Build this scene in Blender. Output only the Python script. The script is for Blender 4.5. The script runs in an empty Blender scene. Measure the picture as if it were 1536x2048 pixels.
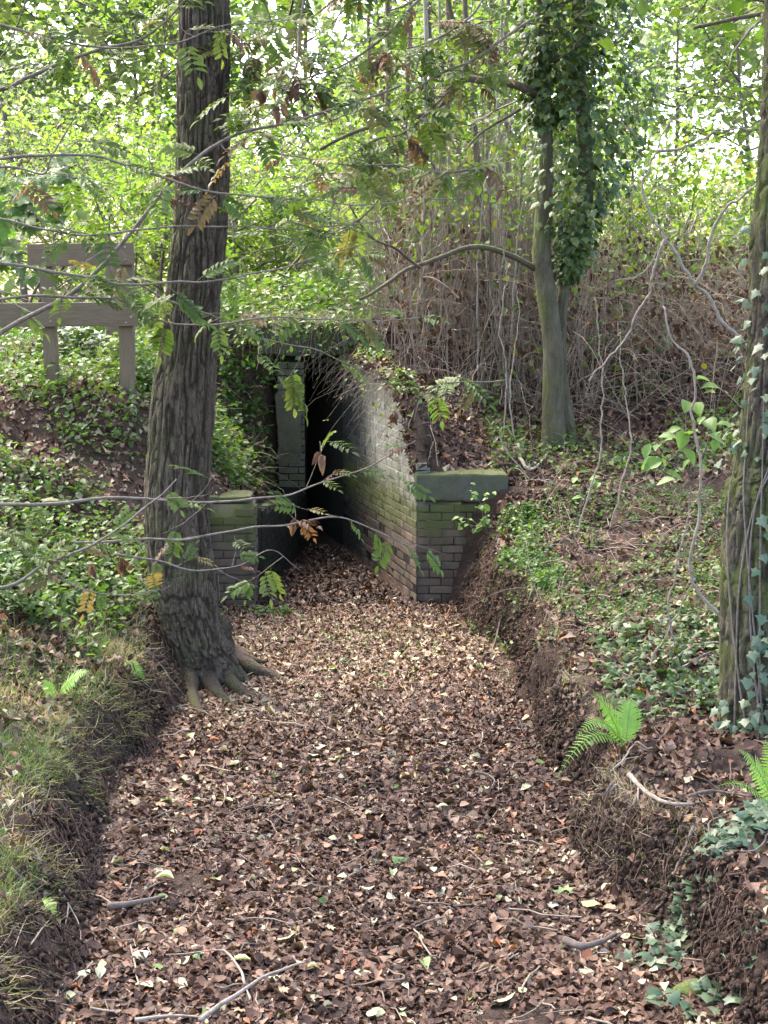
import bpy, math, random
import numpy as np
from mathutils import Vector, Matrix

RNG = np.random.default_rng(7)
random.seed(7)
SC = bpy.context.scene
COL = SC.collection
R = math.radians

# ------------------------------------------------------------------ camera
F_PX, PITCH, CAM_H = 3000.0, 9.0, 3.0
cam_d = bpy.data.cameras.new('camera')
cam_d.sensor_fit = 'VERTICAL'; cam_d.sensor_height = 24.0; cam_d.lens = 24.0 * F_PX / 2048.0
cam_d.clip_start = 0.05; cam_d.clip_end = 600.0
cam = bpy.data.objects.new('camera', cam_d); COL.objects.link(cam)
cam.location = (0, 0, CAM_H); cam.rotation_euler = (R(90 - PITCH), 0, 0)
SC.camera = cam
# ------------------------------------------------------------------ sky and sun
SUN_EL, SUN_AZ = 52.0, -42.0           # azimuth from +Y, negative to the left
world = bpy.data.worlds.new('World'); SC.world = world; world.use_nodes = True
wn = world.node_tree.nodes; wl = world.node_tree.links
sky = wn.new('ShaderNodeTexSky'); sky.sky_type = 'NISHITA'; sky.sun_disc = False
sky.sun_elevation = R(SUN_EL); sky.sun_rotation = R(SUN_AZ)
sky.air_density = 0.8; sky.dust_density = 4.0; sky.ozone_density = 0.4
wn['Background'].inputs['Strength'].default_value = 0.15
wl.new(sky.outputs[0], wn['Background'].inputs['Color'])
sun_d = bpy.data.lights.new('sun', 'SUN'); sun_d.energy = 1.15; sun_d.angle = R(35.0); sun_d.color = (1.0, 0.93, 0.82)
sun = bpy.data.objects.new('sun', sun_d); COL.objects.link(sun)
sv = Vector((math.sin(R(SUN_AZ)) * math.cos(R(SUN_EL)), math.cos(R(SUN_AZ)) * math.cos(R(SUN_EL)), math.sin(R(SUN_EL))))
sun.rotation_euler = sv.to_track_quat('Z', 'Y').to_euler(); sun.location = sv * 40
# ------------------------------------------------------------------ exposure and sampling
SC.view_settings.view_transform = 'Standard'; SC.view_settings.look = 'None'
SC.view_settings.gamma = 1.0; SC.view_settings.use_curve_mapping = False
SC.view_settings.exposure = 3.3
SC.render.engine = 'CYCLES'
cy = SC.cycles
cy.max_bounces = 8; cy.diffuse_bounces = 4; cy.glossy_bounces = 2; cy.transmission_bounces = 5; cy.transparent_max_bounces = 4
cy.sample_clamp_indirect = 6.0; cy.caustics_reflective = False; cy.caustics_refractive = False
cy.use_adaptive_sampling = True; cy.adaptive_threshold = 0.02
cy.use_denoising = True
try:
    cy.denoiser = 'OPENIMAGEDENOISE'; cy.denoising_input_passes = 'RGB_ALBEDO_NORMAL'; cy.denoising_prefilter = 'ACCURATE'
except Exception:
    pass

# ------------------------------------------------------------------ helpers: space
_ct, _st = math.cos(R(PITCH)), math.sin(R(PITCH))
def W(px, py, Y):
    """world point seen at photo pixel (px, py) on the plane at distance Y"""
    a = (px - 768.0) / F_PX; b = -(py - 1024.0) / F_PX
    d = np.array([a, b * _st + _ct, b * _ct - _st])
    return d * (Y / d[1]) + np.array([0, 0, CAM_H])

def _hash(i, j, k):
    n = (i * 374761393 + j * 668265263 + k * 2147483647 + 1013904223).astype(np.int64) & 0x7fffffff
    n = ((n ^ (n >> 13)) * 1274126177) & 0x7fffffff
    n = ((n ^ (n >> 16)) * 69069 + 12345) & 0x7fffffff
    return n / float(0x7fffffff)
def vnoise(x, y, z=0.0):
    x, y, z = np.broadcast_arrays(np.asarray(x, float), np.asarray(y, float), np.asarray(z, float))
    xi, yi, zi = np.floor(x).astype(np.int64), np.floor(y).astype(np.int64), np.floor(z).astype(np.int64)
    fx, fy, fz = x - xi, y - yi, z - zi
    fx, fy, fz = fx*fx*(3-2*fx), fy*fy*(3-2*fy), fz*fz*(3-2*fz)
    out = 0
    for di in (0, 1):
        for dj in (0, 1):
            for dk in (0, 1):
                w = (fx if di else 1-fx) * (fy if dj else 1-fy) * (fz if dk else 1-fz)
                out = out + w * _hash(xi+di, yi+dj, zi+dk)
    return out * 2 - 1
def fbm(x, y, z=0.0, o=4):
    s, a = 0, 0.5
    for i in range(o):
        s = s + a * vnoise(np.asarray(x)*2**i + 17.3*i, np.asarray(y)*2**i - 9.1*i, np.asarray(z)*2**i + 3.7*i); a *= 0.5
    return s

# ------------------------------------------------------------------ helpers: meshes
class Geo:
    def __init__(s): s.v = []; s.f = []; s.r = []; s.m = []; s.n = 0
    def add(s, v, f, r=0.5, m=0):
        v = np.asarray(v, float).reshape(-1, 3); f = np.asarray(f, np.int64).reshape(-1, 3)
        s.v.append(v); s.f.append(f + s.n); s.n += len(v)
        s.r.append(np.broadcast_to(np.asarray(r, float), (len(v),)).copy()); s.m.append(np.full(len(f), m, np.int32))
    def mesh(s, name, mats, smooth=False, off=None):
        v = np.concatenate(s.v); f = np.concatenate(s.f); r = np.concatenate(s.r); m = np.concatenate(s.m)
        if off is not None: v = v - np.asarray(off)
        me = bpy.data.meshes.new(name)
        me.vertices.add(len(v)); me.vertices.foreach_set('co', v.astype(np.float32).ravel())
        me.loops.add(len(f) * 3); me.loops.foreach_set('vertex_index', f.astype(np.int32).ravel())
        me.polygons.add(len(f)); me.polygons.foreach_set('loop_start', np.arange(0, len(f) * 3, 3, dtype=np.int32))
        try: me.polygons.foreach_set('loop_total', np.full(len(f), 3, np.int32))
        except Exception: pass
        if not isinstance(mats, (list, tuple)): mats = [mats]
        for k in mats: me.materials.append(k)
        me.polygons.foreach_set('material_index', m)
        if smooth: me.polygons.foreach_set('use_smooth', np.ones(len(f), bool))
        me.update(calc_edges=True)
        a = me.attributes.new('rnd', 'FLOAT', 'POINT'); a.data.foreach_set('value', r.astype(np.float32))
        me.validate()
        return me

def link(name, me, parent=None, loc=(0, 0, 0)):
    o = bpy.data.objects.new(name, me); COL.objects.link(o); o.location = loc
    if parent is not None: o.parent = parent
    return o
def put(name, geo, mats, parent=None, smooth=False, base=None):
    """one mesh object from world-space geometry; origin at its thing's base"""
    if parent is not None:
        p = parent; off = np.zeros(3)
        while p is not None: off = off + np.array(p.location); p = p.parent
        return link(name, geo.mesh(name, mats, smooth, off), parent)
    b = np.zeros(3) if base is None else np.asarray(base, float)
    return link(name, geo.mesh(name, mats, smooth, b), None, tuple(b))
def world_off(o):
    v = np.zeros(3)
    while o is not None: v = v + np.array(o.location); o = o.parent
    return v
def tag(o, label, cat=None, group=None, kind=None):
    if label: o['label'] = label
    if cat: o['category'] = cat
    if group: o['group'] = group
    if kind: o['kind'] = kind
    return o
def thing(name, loc, label, cat, group=None):
    o = bpy.data.objects.new(name, None); COL.objects.link(o); o.location = tuple(float(c) for c in loc)
    o.empty_display_size = 0.1
    return tag(o, label, cat, group)

def euler_mats(yaw, tilt, roll):
    cy_, sy = np.cos(yaw), np.sin(yaw); ct, st = np.cos(tilt), np.sin(tilt); cr, sr = np.cos(roll), np.sin(roll)
    n = len(yaw); Z = np.zeros(n); O = np.ones(n)
    Rz = np.stack([cy_, -sy, Z, sy, cy_, Z, Z, Z, O], 1).reshape(n, 3, 3)
    Rx = np.stack([O, Z, Z, Z, ct, -st, Z, st, ct], 1).reshape(n, 3, 3)
    Ry = np.stack([cr, Z, sr, Z, O, Z, -sr, Z, cr], 1).reshape(n, 3, 3)
    return Rz @ Rx @ Ry
def frame_mats(ydir, up):
    """rotation matrices whose local +Y is ydir and local +Z leans to up"""
    y = ydir / np.linalg.norm(ydir, axis=1, keepdims=True)
    x = np.cross(y, up); l = np.linalg.norm(x, axis=1, keepdims=True); x = x / np.maximum(l, 1e-6)
    z = np.cross(x, y)
    return np.stack([x, y, z], 2)
def scatter(geo, T, TF, P, M, S, r, m=0):
    n = len(P)
    if n == 0: return
    S = np.asarray(S, float)
    if S.ndim == 1: S = np.repeat(S[:, None], 3, 1)
    v = np.einsum('nij,nkj->nki', M, T[None] * S[:, None, :]) + P[:, None, :]
    f = TF[None] + (np.arange(n) * len(T))[:, None, None]
    geo.add(v.reshape(-1, 3), f.reshape(-1, 3), np.repeat(np.asarray(r), len(T)), m)

def tube(geo, pts, rad, sides=6, r=0.5, m=0, cap=True):
    pts = np.asarray(pts, float); n = len(pts); rad = np.broadcast_to(np.asarray(rad, float), (n,))
    t = np.gradient(pts, axis=0); t /= np.maximum(np.linalg.norm(t, axis=1, keepdims=True), 1e-9)
    ref = np.array([0, 0, 1.0]) if abs(t[:, 2]).mean() < 0.8 else np.array([1.0, 0, 0])
    a = np.cross(t, ref); a /= np.maximum(np.linalg.norm(a, axis=1, keepdims=True), 1e-9); b = np.cross(t, a)
    th = np.arange(sides) * 2 * np.pi / sides
    v = pts[:, None, :] + rad[:, None, None] * (np.cos(th)[None, :, None] * a[:, None, :] + np.sin(th)[None, :, None] * b[:, None, :])
    i = np.arange(n - 1)[:, None] * sides; j = np.arange(sides)[None]; j2 = (j + 1) % sides
    A, B, C, D = i + j, i + j2, i + sides + j2, i + sides + j
    f = np.concatenate([np.stack([A, C, B], -1).reshape(-1, 3), np.stack([A, D, C], -1).reshape(-1, 3)])
    v = v.reshape(-1, 3)
    if cap:
        e = (n - 1) * sides
        f = np.concatenate([f, [[0, k, k + 1] for k in range(1, sides - 1)], [[e, e + k + 1, e + k] for k in range(1, sides - 1)]])
    geo.add(v, f, r, m)
def smooth_path(pts, n):
    pts = np.asarray(pts, float); k = len(pts)
    if k < 3:
        t = np.linspace(0, 1, n)[:, None]; return pts[0] * (1 - t) + pts[-1] * t
    P = np.vstack([2 * pts[0] - pts[1], pts, 2 * pts[-1] - pts[-2]])
    u = np.linspace(0, k - 1 - 1e-9, n); i = u.astype(int); t = (u - i)[:, None]
    p0, p1, p2, p3 = P[i], P[i + 1], P[i + 2], P[i + 3]
    return 0.5 * (2 * p1 + (p2 - p0) * t + (2 * p0 - 5 * p1 + 4 * p2 - p3) * t**2 + (3 * p1 - p0 - 3 * p2 + p3) * t**3)
def wobble(pts, amp, freq=2.0, seed=0):
    pts = np.array(pts); s = np.concatenate([[0], np.cumsum(np.linalg.norm(np.diff(pts, axis=0), axis=1))]) * freq
    env = np.minimum(1, s / max(s[-1], 1e-6) * 6)[:, None]
    return pts + env * amp * np.stack([fbm(s, seed + 1.3, 0, 2), fbm(s, seed + 7.7, 0, 2), fbm(s, seed + 13.1, 0, 2)], 1) * 2

# leaf templates (length 1 along +Y)
def leaf_t(w=0.34, fold=0.12, curl=0.0):
    T = np.array([[0, 0, 0], [-w*.8, .28, fold], [-w, .55, fold*1.1], [-w*.5, .83, fold*.5], [0, 1, 0], [w*.5, .83, fold*.5], [w, .55, fold*1.1], [w*.8, .28, fold], [0, .5, 0]], float)
    T[:, 2] -= curl * (T[:, 1] - .4) ** 2
    F = np.array([[8, k + 1, k] for k in range(7)] + [[8, 0, 7]])
    return T, F
def leaf_s(w=0.32, fold=0.1):
    T = np.array([[0, 0, 0], [-w, .45, fold], [0, 1, 0], [w, .45, fold]], float)
    return T, np.array([[0, 2, 1], [0, 3, 2]])
def ivy_t():
    o = [(0, 0), (-.30, -.14), (-.34, .10), (-.62, .22), (-.34, .42), (-.24, .62), (0, 1.0), (.24, .62), (.34, .42), (.62, .22), (.34, .10), (.30, -.14)]
    T = np.array([[x, y, -0.25 * abs(x) ** 1.5] for x, y in o] + [[0, .3, .06]], float)
    F = np.array([[12, (k + 1) % 12, k] for k in range(12)])
    return T, F
def lobed_t():
    o = [(0, 0), (-.42, -.04), (-.30, .17), (-.62, .34), (-.34, .45), (-.40, .74), (-.15, .66), (0, 1.0), (.15, .66), (.40, .74), (.34, .45), (.62, .34), (.30, .17), (.42, -.04)]
    T = np.array([[x, y, .10 * math.sin(5 * x) - .3 * (y - .4) ** 2] for x, y in o] + [[0, .38, .0]], float)
    n = len(o); return T, np.array([[n, (k + 1) % n, k] for k in range(n)])

# ------------------------------------------------------------------ materials
def nodes_of(m):
    m.use_nodes = True; nt = m.node_tree; return nt, nt.nodes, nt.links, nt.nodes['Principled BSDF']
def ramp(nt, stops, interp='LINEAR'):
    n = nt.nodes.new('ShaderNodeValToRGB'); cr = n.color_ramp; cr.interpolation = interp
    while len(cr.elements) < len(stops): cr.elements.new(0.5)
    for e, (p, c) in zip(cr.elements, stops): e.position = p; e.color = (*c, 1)
    return n
def noise(nt, vec, scale, detail=5, rough=.6, dist=0):
    n = nt.nodes.new('ShaderNodeTexNoise'); n.inputs['Scale'].default_value = scale; n.inputs['Detail'].default_value = detail
    n.inputs['Roughness'].default_value = rough; n.inputs['Distortion'].default_value = dist
    if vec is not None: nt.links.new(vec, n.inputs['Vector'])
    return n
def mixc(nt, fac, a, b, mode='MIX'):
    n = nt.nodes.new('ShaderNodeMix'); n.data_type = 'RGBA'; n.blend_type = mode
    for s, x in ((n.inputs[0], fac), (n.inputs[6], a), (n.inputs[7], b)):
        if hasattr(x, 'links'): nt.links.new(x, s)
        elif isinstance(x, tuple): s.default_value = (*x, 1)
        else: s.default_value = x
    return n.outputs[2]
def mapr(nt, v, a, b, c=0.0, d=1.0):
    n = nt.nodes.new('ShaderNodeMapRange'); nt.links.new(v, n.inputs[0])
    for i, x in enumerate((a, b, c, d)): n.inputs[i + 1].default_value = x
    return n.outputs[0]
def math_n(nt, op, a, b=None):
    n = nt.nodes.new('ShaderNodeMath'); n.operation = op; n.use_clamp = False
    for s, x in ((n.inputs[0], a), (n.inputs[1], b)):
        if x is None: continue
        if hasattr(x, 'links'): nt.links.new(x, s)
        else: s.default_value = x
    return n.outputs[0]
def scaled(nt, vec, s):
    n = nt.nodes.new('ShaderNodeMapping'); n.inputs['Scale'].default_value = s; nt.links.new(vec, n.inputs['Vector']); return n.outputs[0]
def bump(nt, h, strength, dist, p):
    n = nt.nodes.new('ShaderNodeBump'); n.inputs['Strength'].default_value = strength; n.inputs['Distance'].default_value = dist
    nt.links.new(h, n.inputs['Height']); nt.links.new(n.outputs[0], p.inputs['Normal'])

def leaf_mat(name, stops, trans=0.45, rough=0.5, spec=0.3, tboost=(1.25, 1.35, 0.7), objrand=False):
    m = bpy.data.materials.new(name); nt, N, L, p = nodes_of(m)
    if objrand:
        oi = N.new('ShaderNodeObjectInfo'); src = oi.outputs['Random']
    else:
        at = N.new('ShaderNodeAttribute'); at.attribute_name = 'rnd'; src = at.outputs['Fac']
    rp = ramp(nt, stops); L.new(src, rp.inputs[0])
    ge = N.new('ShaderNodeNewGeometry')
    nz = noise(nt, ge.outputs['Position'], 45, 3)
    c = mixc(nt, mapr(nt, nz.outputs[0], .35, .7, 0, .45), rp.outputs[0], mixc(nt, 1.0, rp.outputs[0], (.55, .55, .5), 'MULTIPLY'))
    L.new(c, p.inputs['Base Color']); p.inputs['Roughness'].default_value = rough; p.inputs['Specular IOR Level'].default_value = spec
    if trans > 0:
        tr = N.new('ShaderNodeBsdfTranslucent'); tc = mixc(nt, 1.0, c, tboost, 'MULTIPLY'); L.new(tc, tr.inputs['Color'])
        mx = N.new('ShaderNodeMixShader'); mx.inputs[0].default_value = trans
        L.new(p.outputs[0], mx.inputs[1]); L.new(tr.outputs[0], mx.inputs[2]); L.new(mx.outputs[0], N['Material Output'].inputs['Surface'])
    return m
def bark_mat(name, dark, mid, light, moss=(.06, .085, .02), moss_amt=.4, vs=(26, 26, 5), bstr=.6, mossx=0.0, fiss=False):
    m = bpy.data.materials.new(name); nt, N, L, p = nodes_of(m)
    ge = N.new('ShaderNodeNewGeometry'); v = scaled(nt, ge.outputs['Position'], vs)
    n1 = noise(nt, v, 1.0, 6, .65, .6); n2 = noise(nt, ge.outputs['Position'], 3.2, 5); n3 = noise(nt, ge.outputs['Position'], 60, 4)
    rp = ramp(nt, [(.3, dark), (.5, mid), (.72, light)]); L.new(n1.outputs[0], rp.inputs[0])
    c = mixc(nt, mapr(nt, n3.outputs[0], .45, .8, 0, .5), rp.outputs[0], light)
    if fiss: at = N.new('ShaderNodeAttribute'); at.attribute_name = 'rnd'; c = mixc(nt, mapr(nt, at.outputs['Fac'], 0, 1, .75, 0), c, dark)
    sx = N.new('ShaderNodeSeparateXYZ'); L.new(ge.outputs['Normal'], sx.inputs[0])
    f = math_n(nt, 'ADD', n2.outputs[0], math_n(nt, 'MULTIPLY', sx.outputs[0], mossx))
    c = mixc(nt, mapr(nt, f, .47, .68, 0, moss_amt), c, mixc(nt, n3.outputs[0], moss, tuple(x * 1.8 for x in moss)))
    L.new(c, p.inputs['Base Color']); p.inputs['Roughness'].default_value = .9; p.inputs['Specular IOR Level'].default_value = .2
    hm = math_n(nt, 'ADD', n1.outputs[0], math_n(nt, 'MULTIPLY', n3.outputs[0], .4))
    bump(nt, hm, bstr, .02, p)
    return m
def plain(name, a, b, scale=20, rough=.85, bstr=.3, stretch=(1, 1, 1), attr=False, spec=.25):
    m = bpy.data.materials.new(name); nt, N, L, p = nodes_of(m)
    ge = N.new('ShaderNodeNewGeometry'); v = scaled(nt, ge.outputs['Position'], stretch)
    n1 = noise(nt, v, scale, 6, .65)
    f = mapr(nt, n1.outputs[0], .3, .7)
    if attr:
        at = N.new('ShaderNodeAttribute'); at.attribute_name = 'rnd'
        f = math_n(nt, 'ADD', math_n(nt, 'MULTIPLY', f, .4), math_n(nt, 'MULTIPLY', at.outputs['Fac'], .6))
    L.new(mixc(nt, f, a, b), p.inputs['Base Color']); p.inputs['Roughness'].default_value = rough; p.inputs['Specular IOR Level'].default_value = spec
    bump(nt, n1.outputs[0], bstr, .01, p)
    return m

def soil_mat():
    m = bpy.data.materials.new('soil'); nt, N, L, p = nodes_of(m)
    ge = N.new('ShaderNodeNewGeometry'); P = ge.outputs['Position']
    n1 = noise(nt, P, 9, 8, .7); n2 = noise(nt, P, 70, 5, .7); n3 = noise(nt, P, 1.3, 4)
    rp = ramp(nt, [(.25, (.022, .014, .010)), (.5, (.05, .032, .022)), (.75, (.095, .062, .043))]); L.new(n1.outputs[0], rp.inputs[0])
    c = mixc(nt, mapr(nt, n2.outputs[0], .5, .8, 0, .6), rp.outputs[0], (.15, .105, .075))
    c = mixc(nt, mapr(nt, n3.outputs[0], .5, .7, 0, .5), c, (.075, .045, .032))
    L.new(c, p.inputs['Base Color']); p.inputs['Roughness'].default_value = .95; p.inputs['Specular IOR Level'].default_value = .15
    h = math_n(nt, 'ADD', n1.outputs[0], math_n(nt, 'MULTIPLY', n2.outputs[0], .5)); bump(nt, h, .9, .04, p)
    return m
def brick_mat(name='old_brick', mortar=False):
    m = bpy.data.materials.new(name); nt, N, L, p = nodes_of(m)
    ge = N.new('ShaderNodeNewGeometry'); P = ge.outputs['Position']; oi = N.new('ShaderNodeObjectInfo')
    rp = ramp(nt, [(0, (.075, .054, .038)), (.35, (.11, .075, .05)), (.7, (.14, .10, .068)), (1, (.105, .085, .062))]); L.new(oi.outputs['Random'], rp.inputs[0])
    if mortar:
        for e_, c_ in zip(rp.color_ramp.elements, ((.085, .072, .06), (.10, .085, .07), (.12, .10, .085), (.13, .11, .09))): e_.color = (*c_, 1)
    n1 = noise(nt, P, 55, 6, .7); n2 = noise(nt, P, 2.4, 5, .62); n3 = noise(nt, P, 7, 6, .65)
    c = mixc(nt, mapr(nt, n1.outputs[0], .4, .75, 0, .6), rp.outputs[0], (.09, .072, .062))
    sp = N.new('ShaderNodeSeparateXYZ'); L.new(P, sp.inputs[0]); Z = sp.outputs[2]; Yc = sp.outputs[1]
    # lime bloom: old wash left on the upper courses of the wing wall
    lime = math_n(nt, 'MULTIPLY', mapr(nt, math_n(nt, 'ADD', Z, math_n(nt, 'MULTIPLY', n2.outputs[0], .7)), .95, 1.35), mapr(nt, Yc, 13.55, 13.68))
    lime = math_n(nt, 'MULTIPLY', lime, mapr(nt, n3.outputs[0], .28, .58, .45, .95))
    c = mixc(nt, lime, c, mixc(nt, n1.outputs[0], (.14, .142, .108), (.31, .31, .25)))
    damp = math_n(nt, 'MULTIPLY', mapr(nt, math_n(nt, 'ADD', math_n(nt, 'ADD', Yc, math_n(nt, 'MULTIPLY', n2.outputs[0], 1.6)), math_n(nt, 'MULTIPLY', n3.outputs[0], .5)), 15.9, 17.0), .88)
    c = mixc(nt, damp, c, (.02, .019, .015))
    st = N.new('ShaderNodeTexNoise'); st.inputs['Scale'].default_value = 1.0; st.inputs['Detail'].default_value = 5; L.new(scaled(nt, P, (5, 5, .9)), st.inputs['Vector'])
    c = mixc(nt, mapr(nt, st.outputs[0], .5, .68, 0, .7), c, (.035, .034, .026))
    # moss patches
    zb = math_n(nt, 'SUBTRACT', 1.0, math_n(nt, 'MULTIPLY', math_n(nt, 'ABSOLUTE', math_n(nt, 'SUBTRACT', Z, .82)), 2.3))
    mo = math_n(nt, 'MULTIPLY', mapr(nt, math_n(nt, 'ADD', math_n(nt, 'MULTIPLY', zb, .42), math_n(nt, 'ADD', math_n(nt, 'MULTIPLY', n2.outputs[0], .7), math_n(nt, 'ADD', math_n(nt, 'MULTIPLY', n3.outputs[0], .55), math_n(nt, 'MULTIPLY', n1.outputs[0], .3)))), .95, 1.10), .8)
    c = mixc(nt, mo, c, mixc(nt, n1.outputs[0], (.030, .038, .010), (.10, .112, .028)))
    L.new(c, p.inputs['Base Color']); p.inputs['Roughness'].default_value = .92; p.inputs['Specular IOR Level'].default_value = .2
    bump(nt, math_n(nt, 'ADD', n1.outputs[0], n3.outputs[0]), .6, .012, p)
    return m
def conc_mat(name, a, b, moss=.6):
    m = bpy.data.materials.new(name); nt, N, L, p = nodes_of(m)
    ge = N.new('ShaderNodeNewGeometry'); P = ge.outputs['Position']
    n1 = noise(nt, P, 40, 6, .7); n2 = noise(nt, P, 3.5, 6, .65)
    c = mixc(nt, n1.outputs[0], a, b)
    sx = N.new('ShaderNodeSeparateXYZ'); L.new(ge.outputs['Normal'], sx.inputs[0])
    f = math_n(nt, 'ADD', n2.outputs[0], math_n(nt, 'MULTIPLY', sx.outputs[2], .15))
    c = mixc(nt, mapr(nt, f, .38, .6, 0, moss), c, mixc(nt, n1.outputs[0], (.030, .038, .011), (.085, .096, .026)))
    L.new(c, p.inputs['Base Color']); p.inputs['Roughness'].default_value = .93; p.inputs['Specular IOR Level'].default_value = .2
    bump(nt, math_n(nt, 'ADD', n1.outputs[0], n2.outputs[0]), .6, .015, p)
    return m
def wood_mat():
    m = bpy.data.materials.new('weathered_wood'); nt, N, L, p = nodes_of(m)
    tc = N.new('ShaderNodeTexCoord'); v = scaled(nt, tc.outputs['Object'], (3, 30, 30))
    n1 = noise(nt, v, 2.2, 6, .6, .8); n2 = noise(nt, tc.outputs['Object'], 4, 4)
    oi = N.new('ShaderNodeObjectInfo')
    rp = ramp(nt, [(.25, (.08, .056, .032)), (.55, (.145, .106, .062)), (.8, (.21, .158, .10))]); L.new(n1.outputs[0], rp.inputs[0])
    c = mixc(nt, mapr(nt, n2.outputs[0], .4, .7, 0, .5), rp.outputs[0], (.13, .105, .072))
    c = mixc(nt, math_n(nt, 'MULTIPLY', oi.outputs['Random'], .4), c, (.19, .135, .08))
    L.new(c, p.inputs['Base Color']); p.inputs['Roughness'].default_value = .85
    bump(nt, n1.outputs[0], .35, .01, p)
    return m

M = {}
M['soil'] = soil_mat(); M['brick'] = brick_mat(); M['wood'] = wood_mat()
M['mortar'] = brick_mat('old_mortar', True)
M['shademortar'] = conc_mat('shaded_wet_mortar', (.007, .006, .005), (.015, .013, .011), .1)  # wet joints, with the recess shade painted into the colour
M['coat'] = conc_mat('old_render', (.075, .066, .048), (.15, .135, .102), .55)
M['coping'] = conc_mat('coping_stone', (.055, .052, .038), (.11, .104, .08), .85)
M['lintel'] = conc_mat('lintel_concrete', (.045, .042, .035), (.09, .085, .07), .6)
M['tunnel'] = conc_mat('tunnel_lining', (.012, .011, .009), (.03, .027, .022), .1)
M['oak'] = bark_mat('oak_bark', (.022, .015, .010), (.075, .055, .037), (.17, .135, .097), (.055, .06, .02), .55, (70, 70, 11), 1.0, -.12, True)
M['ivybark'] = bark_mat('ivy_tree_bark', (.032, .025, .017), (.09, .072, .05), (.19, .155, .115), (.06, .07, .017), .9, (70, 70, 12), 1.0, -.12, True)
M['smooth'] = bark_mat('smooth_bark', (.045, .039, .023), (.08, .069, .042), (.13, .112, .072), (.055, .063, .018), .75, (16, 16, 5), .35, -.1)
M['pole'] = bark_mat('sapling_bark', (.05, .038, .026), (.105, .082, .06), (.19, .155, .12), (.08, .09, .03), .3, (20, 20, 4), .3)
M['palepole'] = bark_mat('pale_sapling_bark', (.17, .15, .12), (.28, .25, .20), (.40, .36, .30), (.12, .13, .06), .4, (20, 20, 5), .3)
M['twig'] = plain('twig_bark', (.085, .065, .05), (.20, .165, .13), 30, .85, .2)
M['deadwood'] = plain('dead_wood', (.12, .095, .072), (.30, .255, .205), 25, .9, .3)
M['root'] = plain('root_bark', (.07, .052, .042), (.16, .125, .10), 22, .9, .5)
M['brush'] = plain('dry_stems', (.075, .048, .034), (.33, .26, .19), 8, .9, .1, attr=True)
M['rootlet'] = plain('hanging_rootlets', (.038, .022, .016), (.15, .092, .066), 8, .95, .1, attr=True)
M['vine'] = plain('pale_vine', (.14, .105, .075), (.33, .275, .21), 25, .85, .3)
M['nail'] = plain('nail_steel', (.3, .3, .3), (.5, .5, .5), 20, .4, .1)
M['l_bg'] = leaf_mat('sunlit_leaves', [(0, (.075, .13, .022)), (.4, (.12, .18, .03)), (.75, (.17, .20, .035)), (.93, (.23, .20, .04)), (1, (.17, .09, .03))], .55, .55, .25, (1.3, 1.6, .9))
M['l_mid'] = leaf_mat('hazel_leaves', [(0, (.04, .08, .016)), (.5, (.075, .135, .022)), (.85, (.12, .16, .03)), (1, (.2, .17, .04))], .45, .5, .3)
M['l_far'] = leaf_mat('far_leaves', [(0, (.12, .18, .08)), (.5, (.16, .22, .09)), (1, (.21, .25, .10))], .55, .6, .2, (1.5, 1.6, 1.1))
M['l_pin'] = leaf_mat('pinnate_leaves', [(0, (.055, .09, .022)), (.5, (.09, .14, .028)), (.8, (.125, .16, .04)), (.92, (.16, .12, .05)), (1, (.12, .055, .035))], .45, .55, .25, objrand=True)
M['l_ivy'] = leaf_mat('ivy_leaves', [(0, (.03, .06, .014)), (.55, (.06, .105, .022)), (1, (.14, .18, .04))], .25, .48, .4)
M['l_ivyo'] = leaf_mat('ivy_leaves_near', [(0, (.04, .075, .035)), (.6, (.065, .105, .048)), (1, (.11, .14, .07))], .15, .45, .45, objrand=True)
M['l_low'] = leaf_mat('undergrowth_leaves', [(0, (.04, .085, .02)), (.45, (.075, .14, .028)), (.85, (.12, .18, .04)), (1, (.18, .17, .05))], .4, .5, .35)
M['l_litter'] = leaf_mat('litter_leaves', [(0, (.032, .0155, .0105)), (.25, (.062, .029, .018)), (.5, (.104, .053, .032)), (.72, (.152, .085, .054)), (.86, (.25, .163, .112)), (.95, (.40, .35, .22)), (1, (.29, .11, .05))], .12, .7, .3)
M['l_pale'] = leaf_mat('pale_fallen_leaves', [(0, (.34, .33, .17)), (.5, (.44, .41, .27)), (1, (.30, .34, .14))], .2, .6, .35, objrand=True)
M['l_tan'] = leaf_mat('tan_fallen_leaves', [(0, (.22, .12, .07)), (.5, (.34, .22, .14)), (1, (.27, .12, .06))], .15, .65, .35, objrand=True)
M['l_green'] = leaf_mat('green_fallen_leaves', [(0, (.10, .17, .04)), (1, (.17, .22, .07))], .25, .5, .4, objrand=True)
M['grass'] = leaf_mat('bank_grass', [(0, (.075, .125, .035)), (.35, (.13, .17, .06)), (.6, (.24, .225, .11)), (.85, (.36, .29, .17)), (1, (.45, .38, .25))], .35, .5, .3)
M['fern'] = leaf_mat('fern_fronds', [(0, (.18, .33, .05)), (1, (.22, .36, .07))], .4, .5, .35, objrand=True)
M['l_brown'] = leaf_mat('withered_leaves', [(0, (.07, .035, .025)), (.6, (.14, .075, .05)), (1, (.24, .13, .08))], .2, .7, .2, objrand=True)
M['moss'] = plain('moss', (.035, .05, .012), (.10, .12, .03), 60, .95, .6)

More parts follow.
